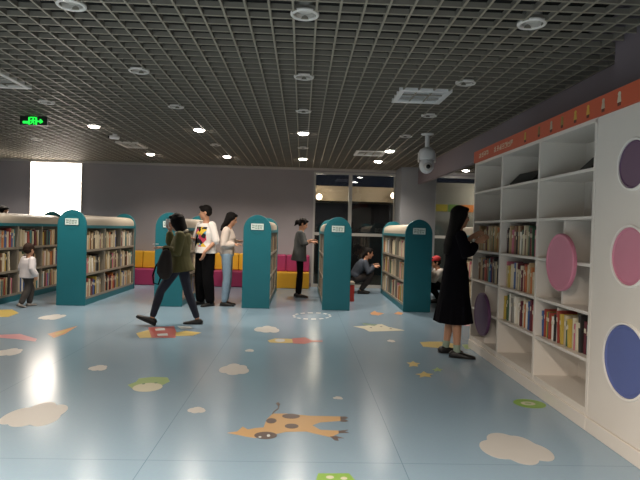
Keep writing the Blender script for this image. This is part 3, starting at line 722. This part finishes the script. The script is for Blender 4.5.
# ------------------------------------------------------------------ people
M_skin = mat('skin', '#b98a6e', .5, noise=.04, scale=20); M_lip = mat('lips', '#8f4f48', .5); M_eye = mat('eye_dark', '#1b1512', .25)
M_hair = mat('black_hair', '#0c0908', .75, noise=.25, scale=40, bump=.3, spec=.2); M_hairb = mat('brown_hair', '#2e1f18', .75, noise=.25, scale=40, bump=.3, spec=.2)
def V(*a): return Vector(a)
def head_matrix(hc, yaw=0, pitch=0, roll=0, k=1.0):
    return Matrix.Translation(hc) @ Euler((-pitch, roll, yaw), 'XYZ').to_matrix().to_4x4() @ Matrix.Scale(k, 4)
def add_head(c, Mh):
    c.ellipsoid((0, -.012, .032), (.074, .094, .09), Mh, 20, 14)
    c.ellipsoid((0, .022, -.03), (.06, .066, .078), Mh, 18, 12)
    c.ellipsoid((0, .052, -.088), (.03, .03, .024), Mh, 12, 8)
    c.tube([Mh @ V(0, .084, .012), Mh @ V(0, .1, -.018)], [.008*Mh.median_scale, .014*Mh.median_scale], 8)
    c.ellipsoid((0, .08, -.056), (.022, .012, .012), Mh, 10, 6)
    for s in (-1, 1): c.ellipsoid((s*.076, -.012, -.004), (.011, .02, .031), Mh, 10, 8)
def face(root, body, Mh):
    for s in (-1, 1):
        c = MB(); c.ellipsoid((s*.03, .0815, .008), (.013, .006, .006), Mh, 10, 6); c.build('eye', M_eye, body, smooth=True)
        c = MB(); c.ellipsoid((s*.03, .0835, .026), (.019, .005, .0035), Mh, 10, 6); c.build('eyebrow', M_hair, body, smooth=True)
    c = MB(); c.ellipsoid((0, .0905, -.056), (.018, .004, .006), Mh, 10, 6); c.build('mouth', M_lip, body, smooth=True)
def add_hand(c, w, d, n, side, curl=.35, k=1.0):
    """w wrist, d direction of the hand, n palm normal, side +1/-1 = thumb side along n x d"""
    d = Vector(d).normalized(); n = Vector(n); n = (n-d*n.dot(d)).normalized(); t = n.cross(d)*side
    w = Vector(w)
    c.tube([w-d*.02*k, w+d*.03*k, w+d*.085*k], [(.024*k, .017*k), (.034*k, .017*k), (.036*k, .014*k)], 10, ref=t)
    for i, (off, L) in enumerate(((.027, .068), (.009, .078), (-.009, .072), (-.027, .056))):
        b = w+d*.08*k+t*off*k; p = [b-d*.02*k]; dirv = d.copy(); q = b
        p.append(q)
        for s_ in range(3):
            dirv = (dirv+n*curl*(.6+.35*s_)).normalized(); q = q+dirv*L*k*(.42, .33, .25)[s_]; p.append(q)
        c.tube(p, [.0085*k, .0085*k, .008*k, .0075*k, .0065*k], 8)
    b = w+d*.02*k+t*.022*k
    c.tube([b, b+t*.022*k+d*.025*k+n*.01*k, b+t*.03*k+d*.055*k+n*.022*k, b+t*.024*k+d*.08*k+n*.03*k], [.012*k, .0105*k, .009*k, .0075*k], 8)
def torso(c, pts, n=20, ref=(1, 0, 0)):
    c.tube([p for p, r in pts], [r for p, r in pts], n, ref=ref, round_ends=False)
def leg(c, h, k, a, r=(.082, .056, .036), e=0):
    h, k, a = Vector(h), Vector(k), Vector(a)
    c.tube([h, h.lerp(k, .35), k, k.lerp(a, .3), a], [r[0]+e, r[0]*.92+e, r[1]+e, r[1]*1.02+e, r[2]+e], 14)
def arm(c, s, e, w, r=(.046, .037, .027), x=0, upto=1.0):
    s, e, w = Vector(s), Vector(e), Vector(w); q = e.lerp(w, upto)
    rq = r[1]+(r[2]-r[1])*upto
    c.tube([s, s.lerp(e, .5), e, e.lerp(q, .4), q], [r[0]+x, r[0]*.92+x, r[1]+x, r[1]*.97+x, rq+x], 12)
def shoe(root, a, yaw, pitch, k, m, name='shoe', hgt=1.0):
    Ms = Matrix.Translation(a) @ Euler((pitch, 0, yaw), 'XYZ').to_matrix().to_4x4() @ Matrix.Scale(k, 4)
    prof = [(-.075, .028, .02, .05), (-.05, .036, .0, .075), (0, .038, .0, .075), (.05, .042, .0, .058), (.11, .046, 0, .042), (.15, .04, .004, .034), (.175, .022, .012, .026)]
    c = MB(); rs = []
    for y, hw, z0, z1 in prof:
        ring = []
        for i in range(16):
            an = 2*PI*i/16; ca, sa = math.cos(an), math.sin(an)
            ring.append(Ms @ V(hw*math.copysign(abs(ca)**.6, ca), y, -.085+(z0+z1)/2*hgt+(z1-z0)/2*hgt*math.copysign(abs(sa)**.6, sa)))
        rs.append(ring)
    c.rings(rs); o = c.build(name, m, root, smooth=True)
    c = MB(); rs = []
    for y, hw, z0, z1 in prof:
        ring = [Ms @ V(hw*1.06*q, y*1.02, -.088+z) for q, z in ((-1, 0), (1, 0), (1, .016), (-1, .016))]
        rs.append(ring)
    c.rings(rs); c.build('sole', mat('shoe_sole', '#1c1b1b', .6), o)
    return o
def scale_pts(J, k): return {n: Vector(p)*k for n, p in J.items()}
STAND = dict(pel=(0, 0, .93), wai=(0, 0, 1.04), che=(0, .01, 1.2), sho=(0, 0, 1.33), nec=(0, 0, 1.4), head=(0, .025, 1.53),
 sL=(-.165, 0, 1.335), sR=(.165, 0, 1.335), eL=(-.21, -.02, 1.07), eR=(.21, -.02, 1.07), wL=(-.21, .06, .84), wR=(.21, .06, .84),
 hL=(-.085, 0, .9), hR=(.085, 0, .9), kL=(-.09, .015, .49), kR=(.09, .015, .49), aL=(-.09, -.02, .085), aR=(.09, -.02, .085))
def pose(k=1.0, **kw):
    J = dict(STAND); J.update(kw); return scale_pts(J, k)
def add_body(c, J, k, Mh, hands, dirL, dirR, nL, nR, curl=.35, wide=1.0):
    torso(c, [(J['pel']-V(0, 0, .04)*k if J['pel'].z > .6*k else J['pel'], (.15*k*wide, .105*k)), (J['pel'], (.155*k*wide, .105*k)), (J['wai'], (.125*k*wide, .09*k)), (J['che'], (.148*k*wide, .102*k)), (J['sho'], (.15*k*wide, .075*k)), (J['nec'].lerp(J['sho'], .5), (.075*k, .055*k))])
    c.tube([J['sho'], J['nec'], Mh @ V(0, -.01, -.04)], [.062*k, .052*k, .05*k], 14)
    add_head(c, Mh)
    for s in 'LR':
        leg(c, J['h'+s], J['k'+s], J['a'+s], (.078*k, .053*k, .034*k))
        arm(c, J['s'+s], J['e'+s], J['w'+s], (.043*k, .034*k, .024*k))
    add_hand(c, J['wL'], dirL, nL, -1, curl, k*hands); add_hand(c, J['wR'], dirR, nR, 1, curl, k*hands)
    for s in 'LR':
        a = J['a'+s]
        c.tube([a, a+V(0, 0, -.03)*k], [.034*k, .03*k], 10)
def top_shell(c, J, k, low, e=.018, arms=1.0, flare=0, hemr=(.165, .125), neck=.5, wide=1.0, er=.012):
    """shirt or jacket: from neck base to the level low (a point), with sleeves"""
    low = Vector(low)
    torso(c, [(low, ((hemr[0]+flare)*k*wide, (hemr[1]+flare)*k)), (low.lerp(J['wai'], .55), ((.147+e+flare*.5)*k*wide, (.1+e+flare*.5)*k)), (J['wai'], ((.128+e+flare*.3)*k*wide, (.092+e+flare*.3)*k)), (J['che'], ((.15+e)*k*wide, (.103+e)*k)), (J['sho'], ((.153+e*.6)*k*wide, (.078+e*.7)*k)), (J['nec'].lerp(J['sho'], neck), (.078*k, .066*k))])
    for s in 'LR': arm(c, J['s'+s], J['e'+s], J['w'+s], (.047*k, .04*k, .031*k), x=er*k, upto=arms)
def trousers(c, J, k, e=.012, upto=.93):
    torso(c, [(J['pel']-V(0, 0, .05)*k if J['pel'].z > .6*k else J['pel'], ((.15+e)*k, (.108+e)*k)), (J['pel'], ((.157+e)*k, (.108+e)*k)), (J['wai'], ((.128+e)*k, (.093+e)*k))])
    for s in 'LR': leg(c, J['h'+s], J['k'+s], J['k'+s].lerp(J['a'+s], upto), (.08*k, .056*k, .041*k), e=e*k)
def hair_long(c, Mh, tail, front=0.0, w=1.0):
    hair_cap(c, Mh)
    torso(c, [(Mh @ Vector(p), r) for p, r in [((0, -.018, .1), (.055*w, .07)), ((0, -.022, .05), (.09*w, .1)), ((0, -.03+front, -.02), (.097*w, .088+front)), ((0, -.045+front, -.1), (.1*w, .07+front))]+tail], 20, Mh.to_3x3() @ Vector((1, 0, 0)))
def hair_cap(c, Mh, low=-.02):
    c.ellipsoid((0, -.022, .042), (.083, .098, .092), Mh, 20, 14)
    c.ellipsoid((0, -.045, .005), (.08, .07, .075), Mh, 18, 12)
    c.ellipsoid((0, .045, .095), (.06, .04, .026), Mh, 14, 8)
    for s in (-1, 1): c.ellipsoid((s*.068, .005, .035), (.016, .045, .05), Mh, 10, 8)
M_navy = mat('navy_jeans', '#1d2233', .8, noise=.12, scale=30); M_blackcl = mat('black_cloth', '#0c0c0e', .95, noise=.15, scale=20, spec=.12)
M_shoe = mat('black_shoes', '#0d0d0d', .5); M_sock = mat('pale_sock', '#cfd0c4', .8)
def socks(root, J, k, m=None):
    for s in 'LR':
        a = J['a'+s]; d = (J['k'+s]-a).normalized()
        c = MB(); c.tube([a-d*.02*k, a+d*.05*k], [.04*k, .04*k], 12); c.build('sock', m or M_sock, root, smooth=True)

# --- woman in the olive jacket, striding to the left
k = .985
J = pose(k, pel=(0, 0, .845), wai=(0, -.005, .965), che=(0, -.005, 1.12), sho=(0, -.02, 1.25), nec=(0, .005, 1.315), head=(0, .055, 1.435),
 sL=(-.16, -.03, 1.255), sR=(.16, -.02, 1.255), eL=(-.215, -.005, 1.01), wL=(-.15, .2, 1.08), eR=(.17, .19, 1.08), wR=(.1, .17, 1.31),
 hL=(-.085, .02, .82), hR=(.085, -.02, .82), kL=(-.09, .235, .48), aL=(-.1, .335, .125), kR=(.09, -.1, .46), aR=(.09, -.24, .085))
p = thing('person', 'woman in olive green jacket and navy jeans striding left with a dark bag', 'person', (-1.67, 7.5, 0), PI/2)
Mh = head_matrix(J['head'], 0.0, .35, 0, k)
c = MB(); add_body(c, J, k, Mh, .95, (.1, 1, .1), (-.3, -.2, 1), (0, 0, -1), (-1, 0, 0)); b = c.organic('body', M_skin, p, .007); face(p, b, Mh)
c = MB(); top_shell(c, J, k, (0, -.03, .74), .035, .8, .02, (.19, .165), er=.022); c.tube([J['sho']+V(0, -.07, .0), J['sho']+V(0, -.1, -.1)], [(.1, .05), (.09, .03)], 14, ref=(1, 0, 0))
c.organic('jacket', mat('olive_jacket', '#56532f', .85, noise=.15, scale=14, bump=.25), p, .009)
c = MB(); n = 14; pts = [J['nec']+V(.085*math.cos(2*PI*i/n), -.02+.075*math.sin(2*PI*i/n), -.012-.02*math.sin(2*PI*i/n)) for i in range(n)]
c.tube(pts+[pts[0]], .022, 10, round_ends=False); c.organic('collar', mat('pale_scarf', '#b5ab98', .85), p, .006)
c = MB(); trousers(c, J, k, .004); c.organic('jeans', M_navy, p, .008)
c = MB(); hair_long(c, Mh, [((0, -.045, -.16), (.1, .06)), ((0, -.045, -.2), (.07, .04))], .012, 1.05)
c.organic('hair', M_hair, p, .007)
shoe(p, J['aL'], 0, .42, k*1.12, M_shoe); shoe(p, J['aR'], 0, 0, k*1.08, M_shoe)
W = Matrix.Translation((-1.67, 7.5, 0)) @ Matrix.Rotation(PI/2, 4, 'Z')
t = thing('tote_bag', 'dark slouchy bag hanging at the front of the woman in olive', 'bag', W @ V(-.3, .13, .8), PI/2)
c = MB(); c.tube([(0, 0, -.1), (0, 0, -.06), (0, 0, .06), (0, -.01, .15), (0, -.02, .22)], [(.055, .08), (.07, .105), (.065, .1), (.05, .08), (.03, .06)], 18, ref=(1, 0, 0)); c.organic('bag_body', mat('bag_cloth', '#1e1816', .8, noise=.2, bump=.3), t, .009)
c = MB(); c.tube([(0, .07, .1), (.0, .12, .02), (.0, .155, -.1), (.0, .14, -.2), (0, .08, -.215), (0, .05, -.12)], .011, 8); c.build('strap', M_blackcl, t, smooth=True)
c = MB(); c.tube([(0, .05, .18), (.05, .03, .26), (.05, -.03, .26), (0, -.06, .18)], .009, 8); c.build('handle', M_blackcl, t, smooth=True)
t = thing('phone', 'small white phone held at the ear of the woman in olive', 'phone', W @ V(.075, .19, 1.395), PI/2)
c = MB(); c.box(-.005, .005, -.035, .035, -.065, .065); c.build('case', M_whitepl, t, bevel=.003)
c = MB(); c.box(.005, .0056, -.031, .031, -.056, .056); c.build('screen', M_black, t)
t = tag((lambda c: c.build('paper_slip', mat('paper', '#d9dde0', .7), None, loc=W @ V(-.145, .295, 1.11)))(MB().box(-.03, .03, -.05, .04, 0, .006)), 'small white slip held in the front hand of the woman in olive', 'paper')

# --- man in white printed T-shirt
k = 1.045
J = pose(k, eL=(-.255, -.03, 1.08), wL=(-.2, .15, .89), eR=(.24, .05, 1.08), wR=(.17, .12, 1.1), kL=(-.115, .02, .49), kR=(.115, .02, .49), aL=(-.135, -.02, .085), aR=(.135, -.01, .085))
p = thing('person', 'man with short black hair in white printed T-shirt and black trousers', 'person', (-1.66, 9.42, 0), PI/2+.75)
Mh = head_matrix(J['head'], -.7, .1, 0, k)
c = MB(); add_body(c, J, k, Mh, 1, (.2, .25, -1), (-.2, 1, .2), (1, .3, 0), (0, 0, -1), .4, 1.1); b = c.organic('body', M_skin, p, .007); face(p, b, Mh)
def print_shirt():
    m = bpy.data.materials.new('printed_tshirt'); m.use_nodes = True; nt = m.node_tree; b = nt.nodes['Principled BSDF']; L = nt.links.new
    b.inputs['Roughness'].default_value = .85
    tc = nt.nodes.new('ShaderNodeTexCoord'); sp = nt.nodes.new('ShaderNodeSeparateXYZ'); L(tc.outputs['Object'], sp.inputs[0])
    vo = nt.nodes.new('ShaderNodeTexVoronoi'); vo.inputs['Scale'].default_value = 13; L(tc.outputs['Object'], vo.inputs['Vector'])
    s2 = nt.nodes.new('ShaderNodeSeparateColor'); L(vo.outputs['Color'], s2.inputs[0])
    rp = nt.nodes.new('ShaderNodeValToRGB'); rp.color_ramp.interpolation = 'CONSTANT'; e = rp.color_ramp.elements
    e[0].position = 0; e[0].color = lin('#1c1a1e'); e[1].position = .42; e[1].color = lin('#d9b63a')
    for ps, cl in ((.55, '#c2405a'), (.68, '#3a8fb0'), (.78, '#dcdad4'), (.88, '#1c1a1e')):
        q = e.new(ps); q.color = lin(cl)
    L(s2.outputs[0], rp.inputs[0])
    def cmp(sock, lo, hi):
        a = nt.nodes.new('ShaderNodeMath'); a.operation = 'COMPARE'; L(sock, a.inputs[0]); a.inputs[1].default_value = (lo+hi)/2; a.inputs[2].default_value = (hi-lo)/2; return a.outputs[0]
    u = nt.nodes.new('ShaderNodeMath'); u.operation = 'MULTIPLY'; L(cmp(sp.outputs['X'], -.16, .17), u.inputs[0]); L(cmp(sp.outputs['Z'], 1.02, 1.36), u.inputs[1])
    g = nt.nodes.new('ShaderNodeMath'); g.operation = 'GREATER_THAN'; L(sp.outputs['Y'], g.inputs[0]); g.inputs[1].default_value = .03
    v = nt.nodes.new('ShaderNodeMath'); v.operation = 'MULTIPLY'; L(u.outputs[0], v.inputs[0]); L(g.outputs[0], v.inputs[1])
    mx = nt.nodes.new('ShaderNodeMix'); mx.data_type = 'RGBA'; L(v.outputs[0], mx.inputs[0]); mx.inputs[6].default_value = lin('#e0dcd8'); L(rp.outputs[0], mx.inputs[7]); L(mx.outputs[2], b.inputs['Base Color'])
    return m
c = MB(); top_shell(c, J, k, (0, 0, .87*k), .034, 0.02, .02, (.18, .14), wide=1.17, er=.022); c.organic('printed_shirt', print_shirt(), p, .008)
c = MB(); trousers(c, J, k, .036, .97); c.organic('trousers', M_blackcl, p, .009)
c = MB(); c.ellipsoid((0, -.02, .05), (.083, .1, .088), Mh, 20, 14); c.ellipsoid((0, -.05, .01), (.079, .066, .07), Mh, 18, 12); c.ellipsoid((0, .05, .1), (.06, .045, .03), Mh, 14, 8); c.organic('hair', M_hair, p, .007)
c = MB(); c.tube([V(-.1, -.07, 1.4), V(-.085, .03, 1.41), V(-.03, .135, 1.3), V(.06, .155, 1.15), V(.17, .1, 1.0), V(.2, .0, .95)], .011, 8); c.build('bag_strap', M_blackcl, p, smooth=True)
shoe(p, J['aL'], .1, 0, k, M_shoe); shoe(p, J['aR'], -.1, 0, k, M_shoe)

# --- woman in white sweater and light jeans
k = .985
J = pose(k, sho=(0, .0, 1.32), nec=(0, .02, 1.4), head=(0, .06, 1.525), eL=(-.2, -.03, 1.08), wL=(-.13, .15, 1.14), eR=(.2, -.04, 1.07), wR=(.13, .13, 1.09))
p = thing('person', 'woman in white sweater and light blue jeans browsing a teal shelf', 'person', (-1.29, 9.45, 0), -PI/2)
Mh = head_matrix(J['head'], 0, .35, 0, k)
c = MB(); add_body(c, J, k, Mh, .95, (.1, 1, .1), (-.1, 1, .1), (.3, 0, -1), (-.3, 0, -1)); b = c.organic('body', M_skin, p, .007); face(p, b, Mh)
c = MB(); top_shell(c, J, k, (0, -.005, .89), .032, .85, .0, (.165, .125), er=.022); c.organic('sweater', mat('white_sweater', '#d3c7bd', .9, noise=.05, scale=20, bump=.3), p, .009)
c = MB(); trousers(c, J, k, .012, .95); c.organic('jeans', mat('light_jeans', '#7d95a8', .85, noise=.15, scale=20), p, .008)
c = MB(); hair_long(c, Mh, [((0, -.085, -.19), (.075, .045)), ((0, -.095, -.25), (.04, .02))], -.012, .97); c.organic('hair', M_hair, p, .007)
shoe(p, J['aL'], 0, 0, k, M_shoe); shoe(p, J['aR'], 0, 0, k, M_shoe)

# --- girl in grey coat reaching into the shelf
k = .965
J = pose(k, sho=(0, .0, 1.33), nec=(0, .02, 1.4), head=(0, .05, 1.52), eL=(-.19, .06, 1.12), wL=(-.13, .235, 1.19), eR=(.19, .06, 1.12), wR=(.13, .23, 1.16), kL=(-.08, .01, .49), kR=(.08, .02, .49), aL=(-.08, -.03, .085), aR=(.08, .01, .085))
p = thing('person', 'girl in knee-length grey coat reaching right into a teal shelf', 'person', (-.03, 10.86, 0), -PI/2)
Mh = head_matrix(J['head'], 0, .45, 0, k)
c = MB(); add_body(c, J, k, Mh, .95, (.05, 1, .05), (-.05, 1, .05), (.5, 0, -1), (-.5, 0, -1), .25, .92); b = c.organic('body', M_skin, p, .007); face(p, b, Mh)
c = MB(); top_shell(c, J, k, (0, -.02, .73), .03, .35, .03, (.165, .14), wide=.95, er=.018); c.organic('coat', mat('grey_coat', '#4b4f50', .9, noise=.12, scale=20), p, .009)
c = MB(); trousers(c, J, k, .004, .97); c.organic('leggings', M_blackcl, p, .008)
c = MB(); hair_cap(c, Mh); c.ellipsoid((0, -.13, -.02), (.045, .045, .06), Mh, 14, 10); c.tube([Mh @ V(0, -.12, -.02), Mh @ V(0, -.14, -.1)], [.03, .015], 10); c.organic('hair', M_hair, p, .007)
shoe(p, J['aL'], 0, 0, k, M_shoe); shoe(p, J['aR'], 0, 0, k, M_shoe)

# --- person squatting by the window
k = 1.0
J = dict(pel=(0, -.14, .33), wai=(0, -.12, .45), che=(0, -.03, .59), sho=(0, .04, .7), nec=(0, .08, .765), head=(0, .14, .875), sL=(-.16, .05, .69), sR=(.16, .05, .69), eL=(-.2, .12, .49), wL=(-.13, .26, .62), eR=(.2, .12, .47), wR=(.13, .24, .6),
 hL=(-.085, -.12, .31), hR=(.085, -.12, .31), kL=(-.12, .24, .45), kR=(.12, .24, .43), aL=(-.1, .02, .09), aR=(.1, -.02, .09))
J = {n: Vector(q) for n, q in J.items()}
p = thing('person', 'crouching person in dark blue top and black trousers by the window', 'person', (1.33, 11.75, 0), -PI/2)
Mh = head_matrix(J['head'], 0, .2, 0, k)
c = MB(); add_body(c, J, k, Mh, .95, (0, 1, .3), (0, 1, .3), (.5, 0, -1), (-.5, 0, -1)); b = c.organic('body', M_skin, p, .007); face(p, b, Mh)
c = MB(); top_shell(c, J, k, (0, -.16, .36), .025, .85, .0, (.165, .13), er=.018); c.organic('top', mat('slate_top', '#39414d', .9, noise=.12), p, .009)
c = MB(); trousers(c, J, k, .014, .93); c.organic('trousers', mat('dark_trousers', '#1f1a1b', .85), p, .009)
c = MB(); hair_cap(c, Mh); c.tube([Mh @ V(0, -.06, .03), Mh @ V(0, -.1, -.06), Mh @ V(0, -.1, -.17)], [(.075, .05), (.07, .04), (.04, .02)], 14, ref=(1, 0, 0)); c.organic('hair', M_hair, p, .007)
shoe(p, J['aL'], 0, 0, k, M_shoe); shoe(p, J['aR'], 0, 0, k, M_shoe)

# --- woman in the black dress at the bookcase
k = 1.01
J = pose(k, sho=(0, .0, 1.33), nec=(0, .015, 1.41), head=(0, .035, 1.535), eL=(-.2, .06, 1.16), wL=(-.1, .2, 1.32), eR=(.2, .06, 1.12), wR=(.12, .2, 1.28), kL=(-.1, .0, .48), kR=(.1, .0, .48), aL=(-.115, -.05, .085), aR=(.115, .01, .085), hL=(-.085, -.02, .9), hR=(.085, 0, .9))
p = thing('person', 'woman with long black hair in black midi dress facing the white bookcase', 'person', (1.735, 6.0, 0), -PI/2)
Mh = head_matrix(J['head'], .1, .12, 0, k)
c = MB(); add_body(c, J, k, Mh, .95, (.1, 1, .5), (-.1, 1, .5), (.9, .3, 0), (-.9, .3, 0), .3); b = c.organic('body', M_skin, p, .006); face(p, b, Mh)
c = MB(); hem = V(0, -.01, .375)
torso(c, [(hem, (.235, .2)), (V(0, -.01, .55), (.21, .182)), (V(0, -.005, .75), (.187, .158)), (J['pel'], (.172, .14)), (J['wai'], (.145, .115)), (J['che'], (.168, .128)), (J['sho'], (.165, .1)), (J['nec'].lerp(J['sho'], .4), (.08, .07))], 28)
for s in 'LR': arm(c, J['s'+s], J['e'+s], J['w'+s], (.05, .05, .042), x=.012, upto=.6)
for i in range(9):
    an = 2*PI*i/9+.3; c.tube([V(.2*math.cos(an)*.75, .17*math.sin(an)*.75, .85), V(.232*math.cos(an), .197*math.sin(an)-.01, .375)], [.012, .028], 8, round_ends=False)
c.organic('dress', mat('black_dress', '#0c0b11', .95, noise=.15, scale=16, spec=.1), p, .008)
c = MB(); hair_long(c, Mh, [((0, -.07, -.2), (.105, .05)), ((0, -.095, -.33), (.095, .042)), ((0, -.1, -.43), (.06, .025))], .0, 1.02)
c.organic('hair', M_hair, p, .006)
socks(p, J, k, mat('green_grey_sock', '#8fa090', .85))
shoe(p, J['aL'], .1, 0, k*1.12, M_shoe); shoe(p, J['aR'], -.25, 0, k*1.12, M_shoe)

# --- toddler in white shirt walking past the left shelf
k = .615
J = pose(k, pel=(0, 0, .86), wai=(0, 0, .98), che=(0, .01, 1.14), sho=(0, 0, 1.24), nec=(0, 0, 1.31), head=(0, .02, 1.48), sL=(-.18, 0, 1.235), sR=(.18, 0, 1.235), eL=(-.26, -.04, 1.0), eR=(.26, -.05, 1.0), wL=(-.27, .06, .82), wR=(.3, .04, .84),
 hL=(-.09, 0, .8), hR=(.09, 0, .8), kL=(-.09, .14, .46), aL=(-.09, .1, .09), kR=(.09, -.06, .45), aR=(.09, -.22, .12))
p = thing('person', 'small child in white shirt and dark trousers walking beside the left shelf', 'person', (-4.38, 8.82, 0), -.6)
Mh = head_matrix(J['head'], .3, .1, 0, .88)
c = MB(); add_body(c, J, k, Mh, 1.0, (0, .2, -1), (0, .2, -1), (1, 0, 0), (-1, 0, 0), .35, 1.12); b = c.organic('body', M_skin, p, .006); face(p, b, Mh)
c = MB(); top_shell(c, J, k, (0, 0, .47), .055, .85, .04, (.19, .16), wide=1.2, er=.045); c.organic('shirt', mat('white_shirt', '#cdc9cc', .9, noise=.05), p, .007)
c = MB(); trousers(c, J, k, .03, .92); c.organic('trousers', mat('charcoal_trousers', '#3c3836', .9, noise=.1), p, .007)
c = MB(); hair_cap(c, Mh); c.organic('hair', M_hairb, p, .006)
shoe(p, J['aL'], 0, 0, k*1.1, mat('grey_shoes', '#8a8580', .6)); shoe(p, J['aR'], 0, -.35, k*1.1, mat('grey_shoes', '', .6))

# --- child crouching right of the shelf by the column
k = .92
J = dict(pel=(0, -.14, .33), wai=(0, -.12, .45), che=(0, -.03, .59), sho=(0, .02, .68), nec=(0, .05, .74), head=(0, .09, .85), sL=(-.16, .03, .67), sR=(.16, .03, .67), eL=(-.2, .16, .48), wL=(-.13, .33, .55), eR=(.2, .16, .47), wR=(.13, .33, .54),
 hL=(-.085, -.12, .31), hR=(.085, -.12, .31), kL=(-.12, .24, .45), kR=(.12, .24, .43), aL=(-.1, .02, .095), aR=(.1, -.02, .095))
J = {n: Vector(q)*k for n, q in J.items()}
p = thing('person', 'crouching child in white top and red cap between shelf and black dress woman', 'person', (2.72, 10.5, 0), PI/2)
Mh = head_matrix(J['head'], 0, .2, 0, k)
c = MB(); add_body(c, J, k, Mh, .9, (0, 1, .1), (0, 1, .1), (.5, 0, -1), (-.5, 0, -1)); b = c.organic('body', M_skin, p, .007); face(p, b, Mh)
c = MB(); top_shell(c, J, k, (0, -.15, .34), .03, .85, .0, (.165, .13), er=.02); c.organic('top', mat('white_top', '#cfcbc6', .9), p, .009)
c = MB(); trousers(c, J, k, .014, .93); c.organic('trousers', M_blackcl, p, .009)
c = MB(); hair_cap(c, Mh); c.organic('hair', M_hair, p, .007)
c = MB(); c.ellipsoid((0, -.02, .07), (.09, .106, .08), Mh, 20, 12); c.ellipsoid((0, .1, .055), (.06, .06, .01), Mh, 16, 6); c.organic('cap', mat('red_cap', '#b3262e', .7), p, .006)
shoe(p, J['aL'], 0, 0, k, M_shoe); shoe(p, J['aR'], 0, 0, k, M_shoe)

# --- person standing behind the left shelf, mostly hidden
k = 1.0
J = pose(k)
p = thing('person', 'person in dark purple top standing behind the far left shelf', 'person', (-5.85, 10.75, 0), -PI/2-.3)
Mh = head_matrix(J['head'], 0, .2, 0, k)
c = MB(); add_body(c, J, k, Mh, .95, (0, .2, -1), (0, .2, -1), (1, 0, 0), (-1, 0, 0)); b = c.organic('body', M_skin, p, .008); face(p, b, Mh)
c = MB(); top_shell(c, J, k, (0, 0, .85), .02, .85, 0, (.165, .125)); c.organic('top', mat('plum_top', '#3a2733', .9), p, .01)
c = MB(); trousers(c, J, k); c.organic('trousers', M_blackcl, p, .01)
c = MB(); hair_cap(c, Mh); c.organic('hair', M_hair, p, .008)
shoe(p, J['aL'], 0, 0, k, M_shoe); shoe(p, J['aR'], 0, 0, k, M_shoe)

# ------------------------------------------------------------------ outside light, world, view
wd = bpy.data.worlds.new('world'); scene.world = wd; wd.use_nodes = True
wd.node_tree.nodes['Background'].inputs[0].default_value = (.012, .014, .02, 1); wd.node_tree.nodes['Background'].inputs[1].default_value = .5
vs = scene.view_settings; vs.view_transform = 'Standard'; vs.look = 'None'; vs.exposure = 1.0; vs.gamma = 1.0; vs.use_curve_mapping = False
scene.cycles.max_bounces = 8; scene.cycles.diffuse_bounces = 5; scene.cycles.sample_clamp_indirect = 6
scene.cycles.use_denoising = True
